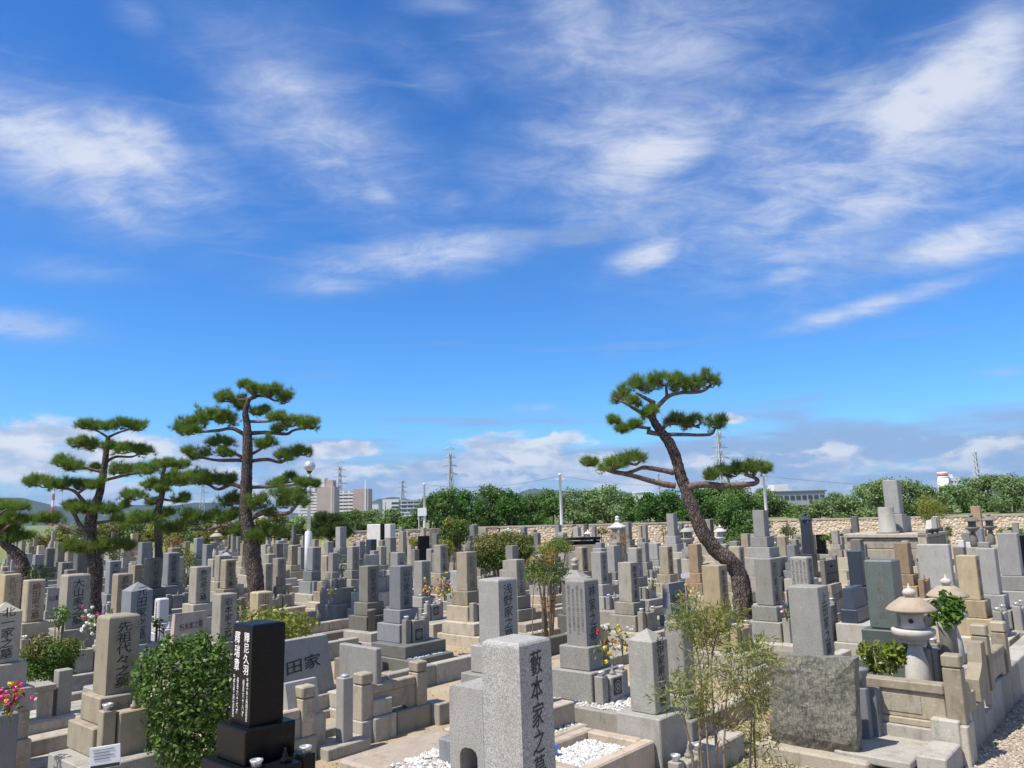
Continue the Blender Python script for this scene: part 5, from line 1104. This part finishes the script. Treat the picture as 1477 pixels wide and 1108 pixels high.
q = sthing('paving', 'light stone paving between the left graves', 'paving', at(95, 1026, .12))
for i in range(3):
    for j in range(2): bx('paving_slab', 'concrete', q, (-.5 + i * .42, j * .42, .02), (.41, .41, .10), .008)
q = sthing('planter_kerb', 'low kerb round the browning bush', 'kerb', at(90, 1003, .18)); bx('kerb_stone', 'concrete', q, (0, 0, -.05), (.9, .14, .34), .01); bx('kerb_stone', 'concrete', q, (-.4, .48, -.05), (.12, .8, .34), .01); bx('gravel_bed', 'gravel_white', q, (.05, .45, -.05), (.75, .72, .28), .01)
sg = P(152, 1094, 6.4); t = thing('notice_sign', 'small white notice sign on a stake in the lower left', 'sign', (sg.x, sg.y, 0), R(18)); bx('stake', 'white_paint', t, (0, .012, -.1), (.055, .015, sg.z + .05), .002)
o = bx('board', 'white_paint', t, (0, 0, sg.z - .07), (.215, .008, .165), .002); o.rotation_euler = (0, R(-3), 0); o.location = (.04, 0, 0)
bx('printed_band', 'ink', o, (0, -.0065, sg.z - .066), (.205, .003, .026), .0005)
for i in range(4): bx('printed_line', 'ink_faint', o, (-.015 * (i % 2) - .01, -.006, sg.z + .068 - .022 * i), (.15 - .04 * (i % 2), .002, .005), .0003)
# --- right: kerb along the gravel path, side fence, rough slab, lanterns
A = at(1391, 1106, 0); t = sthing('path_kerb', 'stepped concrete kerb along the gravel path at lower right', 'kerb', A)
x = -1.2
for L, h in ((.55, .10), (.62, .22), (.62, .42), (.62, .42), (.42, .24), (.62, .44), (.62, .44), (.62, .46), (.62, .46), (.62, .46), (.62, .46), (.62, .46), (.62, .46)): bx('kerb_stone', 'concrete', t, (x + L / 2, .13, -.05), (L - .008, .26, h + .05), .012); x += L
bx('landing_slab', 'concrete', t, (-.35, .62, .10), (.9, .70, .08), .012); bx('step', 'concrete', t, (-.1, 1.15, .06), (.55, .34, .10), .012)
au, av = to_uv(A); o = MB(); q0 = [uvp(au - 14, av + .05), uvp(au - 14, av + 7), uvp(au + 26, av + 7), uvp(au + 26, av + .05)]; o.add([(p.x, p.y, .004) for p in q0], [(0, 1, 2, 3)]); gp = o.build('gravel_path', 'gravel_bed'); gp['kind'] = 'structure'
pb = pebbles('path_gravel', 'pebble', None, -1.5, 4.5, -2.4, -.02, .004, 9000, .017, NR); pb.location = (A.x, A.y, 0); pb.rotation_euler = (0, 0, RZ)
pb = pebbles('plot_gravel', 'pebble', None, -1.2, 3.2, .3, 2.6, .004, 3500, .016, NR); pb.location = (A.x, A.y, 0); pb.rotation_euler = (0, 0, RZ)
B = at(1383, 1039, .40); t = sthing('stone_fence', 'low granite side fence with inset panel below the round lantern', 'fence', B)
post(t, 0, 0, .38, .66, .17, 'tan')
bx('sill', 'tan', t, (0, .64, .30), (.16, 1.10, .07), .01); bx('rail', 'tan', t, (0, .64, .64), (.17, 1.10, .10), .014); bx('panel', 'tan', t, (0, .64, .372), (.11, 1.09, .266), .008); bx('inset_panel', 'kerb', t, (-.057, .72, .42), (.012, .80, .18), .004)
bx('corner_block', 'kerb', t, (.01, .05, -.05), (.3, .3, .43), .012); bx('base_run', 'concrete', t, (0, .72, -.05), (.24, 1.1, .35), .01)
m = MB(); m.prism([(.10, .42), (.55, .42), (.55, .60), (.40, .60), (.30, .72), (.10, .76)], 'y', -.06, .06); m.build('stepped_wing', 'tan', t)
m = MB(); m.prism([(.75, .44), (1.25, .44), (1.25, 1.0), (1.05, 1.0), (1.0, .80), (.88, .72), (.75, .66)], 'y', -.07, .07); m.build('stepped_wing', 'tan', t); post(t, 1.42, 0, .44, .72, .16, 'tan'); fence_panel(t, 1.51, 2.4, 0, .46, .34, 'tan'); post(t, 2.5, 0, .46, .6, .16, 'tan')
# rough natural slab
C0 = at(1175, 1076, .16); t = sthing('memorial_slab', 'large rough-faced natural stone slab in the right foreground', 'memorial stone', C0); nx, nz = 26, 24; vs = []; rr = np.random.default_rng(5)
from mathutils import noise as MN
Lh, Hh = .44, .92
for j in range(nz + 1):
    for i in range(nx + 1):
        y = Lh - 2 * Lh * i / nx; z = Hh * j / nz; e = min(i, nx - i, nz - j) / 4; n = MN.fractal(Vector((y * 3, z * 3, 1.3)), 1.0, 2.0, 6); und = .12 * max(0, .12 - z) * 3
        vs.append((-.09 + .028 * n - .006 * MN.noise(Vector((y * 20, z * 20, 4))) + .03 * max(0, 1 - e) + und, y + .02 * MN.noise(Vector((z * 5, y * 2, 3))) - .05 * z, z * (1 - .03 * (y + Lh)) + .02 * MN.noise(Vector((y * 6, 2, 1))) * (j == nz)))
n1 = len(vs); vs += [(.09, v[1], v[2]) for v in vs]; W1 = nx + 1; m = MB()
f1 = [(j * W1 + i, j * W1 + i + 1, (j + 1) * W1 + i + 1, (j + 1) * W1 + i) for j in range(nz) for i in range(nx)]
rim = [i for i in range(W1)] + [j * W1 + nx for j in range(1, nz + 1)] + [nz * W1 + i for i in range(nx - 1, -1, -1)] + [j * W1 for j in range(nz - 1, 0, -1)]
m.add(vs, f1 + [tuple(n1 + q for q in f[::-1]) for f in f1] + [(a + n1, b + n1, b, a) for a, b in zip(rim, rim[1:] + rim[:1])], False); o = m.build('slab', 'rock', t); o.location = (0, 0, .14)
bx('base', 'kerb', t, (0, .0, -.05), (.40, 1.14, .19), .02)
D0 = at(1259, 1064, .15); q = sthing('incense_stand', 'grey crest stand and vase right of the rough slab', 'incense stand', D0); bx('foot', 'kerb', q, (0, 0, -.05), (.5, .26, .20), .012); bx('crest_panel', 'bg', q, (.03, -.02, .15), (.19, .14, .50), .01); bx('vase_post', 'bg', q, (-.14, .02, .15), (.12, .12, .53), .01); m = MB(); m.lathe([(.05, 0), (.055, .10), (.085, .17), (.085, .19), (.05, .19)], 14, (-.14, .02, .68)); m.build('vase', 'bg', q)
n = 20; m = MB(); ring = [(math.cos(6.2832 * i / n), math.sin(6.2832 * i / n)) for i in range(n)]; m.add([(.03 + a * r_, -.095, .45 + b * r_) for r_ in (.045, .06) for a, b in ring], [(i, (i + 1) % n, n + (i + 1) % n, n + i) for i in range(n)]); m.build('crest_ring', 'ink_faint', q)
p = at(1281, 1047, .10); t = thing('garden_stone', 'small upright brown rock before the side fence', 'rock', (p.x, p.y, .05))
bmx = bmesh.new(); bmesh.ops.create_icosphere(bmx, subdivisions=3, radius=1)
for v in bmx.verts: n_ = MN.fractal(v.co * 1.6, 1, 2, 4); v.co = Vector((v.co.x * .11, v.co.y * .09, .17 + v.co.z * .20)) * (1 + .0) + Vector((v.co.x, v.co.y, v.co.z)) * .045 * n_
me = bpy.data.meshes.new('stone'); bmx.to_mesh(me); bmx.free(); me.materials.append(MATS['ob']); link('stone', me, t)
def lantern(label, px, py, z, s, mat='lantern_stone', rmat='lantern_roof', seg=24, Y=None, group='stone lanterns', tone=None):
    p = at(px, py, z) if Y is None else P(px, py, Y); z0 = z if Y is None else p.z; t = thing('stone_lantern', label, 'lantern', (p.x, p.y, 0), RZ, group)
    L = lambda pr: [(a * s, b * s) for a, b in pr]; c = (0, 0, z0)
    if z0 > .1: bx('footing', 'concrete', t, (0, 0, -.05), (.5 * s, .5 * s, z0 + .05), .01)
    m = MB(); m.lathe(L([(.118, 0), (.142, .10), (.145, .20), (.13, .34), (.10, .46), (.078, .55), (.076, .58)]), seg, c); m.build('pedestal', mat, t)
    m = MB(); m.lathe(L([(.09, .58), (.14, .59), (.15, .61), (.14, .63), (.225, .675), (.25, .70), (.252, .752), (.244, .76)]), seg, c); m.build('platform', mat, t)
    m = MB(); m.lathe(L([(.15, .766), (.135, .80), (.132, .90), (.15, .965)]), seg, c); fb = m.build('fire_box', mat, t)
    for k in range(4):
        a = k * math.pi / 2 + .15; m = MB(); q = 14; R0 = .1365 * s; cx, cy = R0 * math.cos(a), R0 * math.sin(a); tx, ty = -math.sin(a), math.cos(a); rw = .03 * s
        m.add([(cx + tx * rw * math.cos(6.2832 * i / q), cy + ty * rw * math.cos(6.2832 * i / q), z0 + .865 * s + rw * math.sin(6.2832 * i / q)) for i in range(q)], [tuple(range(q))]); m.build('window', 'ink', fb)
    m = MB(); m.lathe(L([(.12, .966), (.27, .972), (.292, .985), (.29, 1.0), (.24, 1.05), (.17, 1.10), (.12, 1.135), (.085, 1.14)]), seg, c); m.build('roof', rmat, t)
    m = MB(); m.lathe(L([(.05, 1.14), (.055, 1.16), (.075, 1.17), (.08, 1.205), (.06, 1.235), (.02, 1.25), (.010, 1.29), (.004, 1.31)]), seg, c); m.build('finial', mat, t)
    return t
lantern('round stone lantern with wide tan roof in the right foreground', 1327, 999, .33, .97)
lantern('second round stone lantern half hidden behind the leafy plant', 1378, 957, .33, .93)
lantern('small white stone lantern right of the leaning pine trunk', 1041, 800, 0, .78, 'wh', 'wh', 14, Y=27)
lantern('weathered dark lantern left of the pair at the right edge', 1406, 789, 0, .72, 'dkb', 'dkb', 14, Y=22)
lantern('weathered dark lantern right of the pair at the right edge', 1431, 786, 0, .72, 'dkb', 'dkb', 14, Y=23)
lantern('pale lantern left of the tall pine trunk', 311, 806, 0, .70, 'kerb', 'kerb', 14, Y=25)
lantern('small pale lantern hidden behind the leaning pine trunk', 994, 806, 0, .85, 'lg', 'lv', 14, Y=25)
lantern('tiny white lantern top behind the round olive shrub', 734, 792, 0, .75, 'wh', 'wh', 12, Y=36)
lantern('small white lantern below the middle pole', 849, 790, 0, .6, 'wh', 'wh', 12, Y=34)
lantern('pale lantern with flared roof beside the black-stone graves', 1114, 806, 0, .72, 'kerb', 'kerb', 12, Y=25)
# pagoda-roofed tombs
def pagoda(label, px, ytop, Y, wpx, mat, bmat, seg=6, rings=True):
    p = P(px, ytop, Y); s = wpx * Y / F / 2; t = thing('stone_pagoda', label, 'stone pagoda', (p.x, p.y, 0), RZ); zt = p.z
    m = MB(); m.lathe([(.10 * s, zt - .72 * s), (.22 * s, zt - .66 * s), (.2 * s, zt - .52 * s), (.23 * s, zt - .50 * s), (.23 * s, zt - .36 * s), (.12 * s, zt - .34 * s), (.24 * s, zt - .24 * s), (.22 * s, zt - .12 * s), (.03 * s, zt)], 14); m.build('finial', mat, t)
    m = MB(); m.lathe([(.80 * s, zt - 1.36 * s), (1.0 * s, zt - 1.30 * s), (1.0 * s, zt - 1.16 * s), (.75 * s, zt - 1.08 * s), (.45 * s, zt - .90 * s), (.26 * s, zt - .72 * s), (.10 * s, zt - .72 * s)], seg, smooth=False); m.build('roof', mat, t)
    b = zt - 1.37 * s; bx('body', bmat, t, (0, 0, b * .42), (1.25 * s, 1.25 * s, b * .58), .015); bx('base', bmat, t, (0, 0, -.05), (1.7 * s, 1.7 * s, b * .42 + .047), .015); return t
pagoda('grey tomb with flared hexagonal roof behind the pale side-inscribed stone', 829, 804, 16.5, 47, 'lg', 'dg')
pagoda('pale stone pagoda with flared roof before the far wall', 890, 744, 33, 26, 'wh', 'lv', 6)
pagoda('bluish black gorinto tower right of the low dark bush', 1161, 737, 28, 20, 'nv', 'nv', 4)
pagoda('small roofed stone tomb left of the tall pine trunk', 327, 789, 23, 20, 'lv', 'lv', 4)
# raised monument
Ym = 27; p0 = P(1306, 768, Ym); t = sthing('raised_monument', 'tall grey monument pillar on a raised walled platform', 'monument', p0); zp = p0.z
for i, (x0, d, h0, h1) in enumerate(((0, 2.9, -.05, zp * .36), (0, 2.8, zp * .36, zp * .68), (0, 2.7, zp * .68, zp - .12))): bx('wall_course', 'kerb', t, (0, .3, h0), (d, d * .92, h1 - h0 - .012), .02)
bx('platform_coping', 'kerb', t, (0, .3, zp - .12), (2.86, 2.62, .12), .015)
mw = solve(1287, 1314, 692, 741, 1, 1, Ym); zt = P(1300, 692, Ym).z; zb_ = P(1300, 741, Ym).z
bx('main_stone', 'lv', t, (.1, .3, zb_), (mw[0], mw[0], zt - zb_), .02); bx('upper_base', 'g', t, (.1, .3, zp), (mw[0] * 1.25, mw[0] * 1.25, zb_ - zp - .004), .015); bx('name_stone', 'g', t, (.75, .15, zp), (.42, .24, .55), .012)
m = MB(); m.lathe([(.36, zp), (.36, zp + .07), (.26, zp + .075), (.25, zp + .86), (.24, zp + .88)], 20, (-.75, .35, 0)); m.build('round_pillar', 'g', t)
for s in (-1.3, 1.2): post(t, s, -.85, -.05, zp + .18, .26)
for x in (.6, .95): vase_post(t, x, -.8, zp, .16, .45, 'g')
m = MB(); m.prism([(-.1, 0), (.1, 0), (.1, .30), (.16, .42), (.10, .56), (.08, .75), (-.1, .80)], 'x', 1.5, 1.7, (0, -.4, zp - .4)); m.build('curved_wing', 'wh', t)
for x in (-.75, -.1): m = MB(); m.lathe([(.10, zp * .99), (.13, zp + .08), (.15, zp + .12), (.13, zp + .13)], 12, (x, -.95, 0)); m.build('incense_bowl', 'dark_metal', t)
# far white wall monument with black strip
Yw = 37; p0 = P(551, 756, Yw); t = thing('white_monument', 'bright white monument wall with a black upright strip', 'monument', (p0.x, p0.y, 0), R(-30)); bx('left_panel', 'wh', t, (-.33, 0, 0), (.86, .4, p0.z), .02); bx('right_panel', 'wh', t, (.48, .0, 0), (.36, .4, p0.z), .02); bx('black_strip', 'bk', t, (.20, -.05, 0), (.17, .46, p0.z + .04), .01); m = MB(); m.lathe([(.02, 0), (.02, 1.0)], 6, (.13, .1, p0.z)); m.build('rod', 'dark_metal', t)
# black shelf tomb
Yb = 29; p0 = P(838, 775, Yb); t = thing('shelf_tomb', 'low tomb with two long black slabs below the middle pole', 'tomb', (p0.x, p0.y, 0), R(2)); bx('top_slab', 'bk', t, (0, 0, p0.z - .09), (1.4, .5, .09), .01); bx('lower_slab', 'bk', t, (.05, 0, p0.z - .26), (1.25, .42, .12), .01); bx('plinth', 'kerb', t, (0, .0, -.05), (1.3, .5, p0.z - .22), .01)
for s in (-.5, .5): bx('leg', 'bk', t, (s, 0, p0.z - .14), (.1, .3, .05), .004)
# fence panel with a hole
p0 = P(1195, 806, 17); t = sthing('stone_fence', 'dark granite fence panel with an oval hole', 'fence', p0); bx('lower_panel', 'dkb', t, (0, 0, .95), (.62, .10, .16), .01); bx('post', 'dkb', t, (.36, 0, 0), (.10, .10, p0.z + .06), .01); bx('post', 'dkb', t, (-.36, 0, 0), (.10, .10, p0.z), .01); bx('base_panel', 'dkb', t, (0, .02, 0), (.62, .14, .945), .01)
n = 16; m = MB(); zc, hh, hw_ = 1.25, .13, .31; out = []
for i in range(n): a = 6.2832 * i / n; k = 1 / max(abs(math.cos(a)) / hw_, abs(math.sin(a)) / hh); out.append((k * math.cos(a), zc + k * math.sin(a)))
inn = [(.09 * math.cos(6.2832 * i / n), zc + .035 * math.sin(6.2832 * i / n)) for i in range(n)]
V = [(x, y, z) for y in (-.05, .05) for l in (out, inn) for x, z in l]; q = lambda a, i: a * n + i % n
m.add(V, [f for i in range(n) for f in ((q(0, i), q(0, i + 1), q(1, i + 1), q(1, i)), (q(2, i + 1), q(2, i), q(3, i), q(3, i + 1)), (q(1, i), q(1, i + 1), q(3, i + 1), q(3, i)), (q(0, i + 1), q(0, i), q(2, i), q(2, i + 1)))]); m.build('pierced_panel', 'dkb', t)
# small white notice card among the graves
p0 = P(988, 831, 13.2); t = thing('notice_card', 'tiny white card on a wire before the orange-brown stone', 'sign', (p0.x, p0.y, 0), R(10)); bx('wire', 'steel', t, (0, 0, 0), (.012, .012, p0.z), .001); bx('card', 'white_paint', t, (0, -.012, p0.z - .03), (.15, .006, .07), .001)
# dry grass at the right plot and weeds on the yard
def grass(name, label, mat, A, u0, u1, v0, v1, n, h, seed):
    rng = np.random.default_rng(seed); C = np.stack([rng.uniform(u0, u1, n), rng.uniform(v0, v1, n), np.zeros(n)], 1); d = unit(np.stack([rng.normal(size=n) * .5, rng.normal(size=n) * .5, np.ones(n)], 1)); L = h * (.4 + rng.random((n, 1))); s = unit(np.cross(d, rng.normal(size=(n, 3)))) * .004
    o = tri_mesh(name, np.stack([C - s, C + s, C + d * L], 1), mat); o.location = (A.x, A.y, .004); o.rotation_euler = (0, 0, RZ); tag(o, label, 'grass', None, 'stuff')
grass('dry_grass', 'short dry grass in the plot beside the side fence', 'grass_dry', A, -.9, 1.4, .5, 2.4, 7000, .05, 1)
grass('dry_grass', 'thin weeds on the sandy yard', 'grass_dry', at(560, 1090, 0), -1.8, 2.2, -1.4, .2, 1600, .028, 2)
grass('weeds', 'green weeds under the thin-stemmed bushes', 'grass_green', at(1080, 1100, 0), -.7, .9, -.5, .8, 1800, .09, 3)

# --- low kerbs along the rows, wherever no plot stands in the way
rng = random.Random(31); obst = PLOTS + placed
for li in range(34):
    vv = -34 + li * 1.55; stones = []
    uu = -2.0
    while uu < 46:
        L = rng.uniform(.7, 1.0); f = (uu, uu + L, vv - .09, vv + .09); p = uvp(uu + L / 2, vv); x, y = proj((p.x, p.y, .2))
        if 8.6 < p.y < 44 and -60 < x < 1540 and y < 1080 and not any(min(f[1], g[1]) > max(f[0], g[0]) and min(f[3], g[3]) > max(f[2], g[2]) for g in obst): stones.append((uu, L, rng.uniform(.16, .34)))
        uu += L + .01
    if not stones: continue
    p = uvp(stones[0][0], vv); e = thing('row_kerb', None, None, (p.x, p.y, 0), RZ); e['kind'] = 'structure'; hh = .25
    for (us, L, h) in stones:
        if rng.random() < .3: hh = h
        bx('kerb_stone', rng.choice(('concrete', 'kerb', 'concrete', 'dkb')), e, (us - stones[0][0] + L / 2, 0, -.05), (L, .16, hh + .05), .012)

# leaf litter and weeds on the open ground
rng = np.random.default_rng(404); n = 2600; C = np.stack([rng.uniform(-7, 9, n), rng.uniform(6.2, 20, n), np.full(n, .008)], 1); Nn = unit(np.array([0, 0, 1.0]) + rng.normal(size=(n, 3)) * .25)
o = tri_mesh('leaf_litter', leaf_quads(C, Nn, .02 + .04 * rng.random(n), .012 + .02 * rng.random(n), rng), 'red_leaf'); tag(o, 'scattered dry leaves on the sandy ground', 'leaves', None, 'stuff')
grass('weeds', 'weeds growing along the kerbs', 'grass_green', at(600, 1040, 0), -3.5, 4.5, -1.6, 4.5, 2600, .05, 8)
for i, (px, py, rx, ry, mt) in enumerate(((762, 779, 14, 9, 'shrub'), (985, 772, 13, 9, 'olive_leaf'), (1200, 776, 16, 8, 'shrub'), (1462, 772, 24, 11, 'shrub'), (700, 779, 12, 8, 'olive_leaf'), (600, 780, 14, 8, 'lime'), (1365, 768, 13, 10, 'lime'))):
    shrub(['low bush at the wall foot left of the middle pole', 'low bush at the wall foot behind the leaning pine', 'low bush at the wall foot right of the gorinto tower', 'wide low bush at the wall foot by the right edge', 'low olive bush at the wall foot behind the round shrub', 'low lime bush at the wall foot behind the black pillar', 'low lime bush at the wall foot right of the raised monument'][i], px, py, 33.2, rx, ry, mt, .1, .04, 900, 900 + i, 7, group='low bushes along the far wall')
# ================================================================== haze: the air between here and the hills
m = MB(); x0, x1, y0, y1, z0, z1 = -6900, 6900, -55, 7900, -1.0, 330.0
m.add([(x0, y0, z0), (x1, y0, z0), (x1, y1, z0), (x0, y1, z0), (x0, y0, z1), (x1, y0, z1), (x1, y1, z1), (x0, y1, z1)], [(3, 2, 1, 0), (4, 5, 6, 7), (0, 1, 5, 4), (1, 2, 6, 5), (2, 3, 7, 6), (3, 0, 4, 7)])
hm = bpy.data.materials.new('haze_air'); hm.use_nodes = True; hn = hm.node_tree; hn.nodes.clear(); ho = hn.nodes.new('ShaderNodeOutputMaterial'); hv = hn.nodes.new('ShaderNodeVolumePrincipled'); hv.inputs['Color'].default_value = (.46, .69, 1.0, 1); hv.inputs['Density'].default_value = 0.00008; hv.inputs['Anisotropy'].default_value = .1
hn.links.new(hv.outputs[0], ho.inputs['Volume']); MATS['haze_air'] = hm; o = m.build('haze', 'haze_air'); o['kind'] = 'stuff'
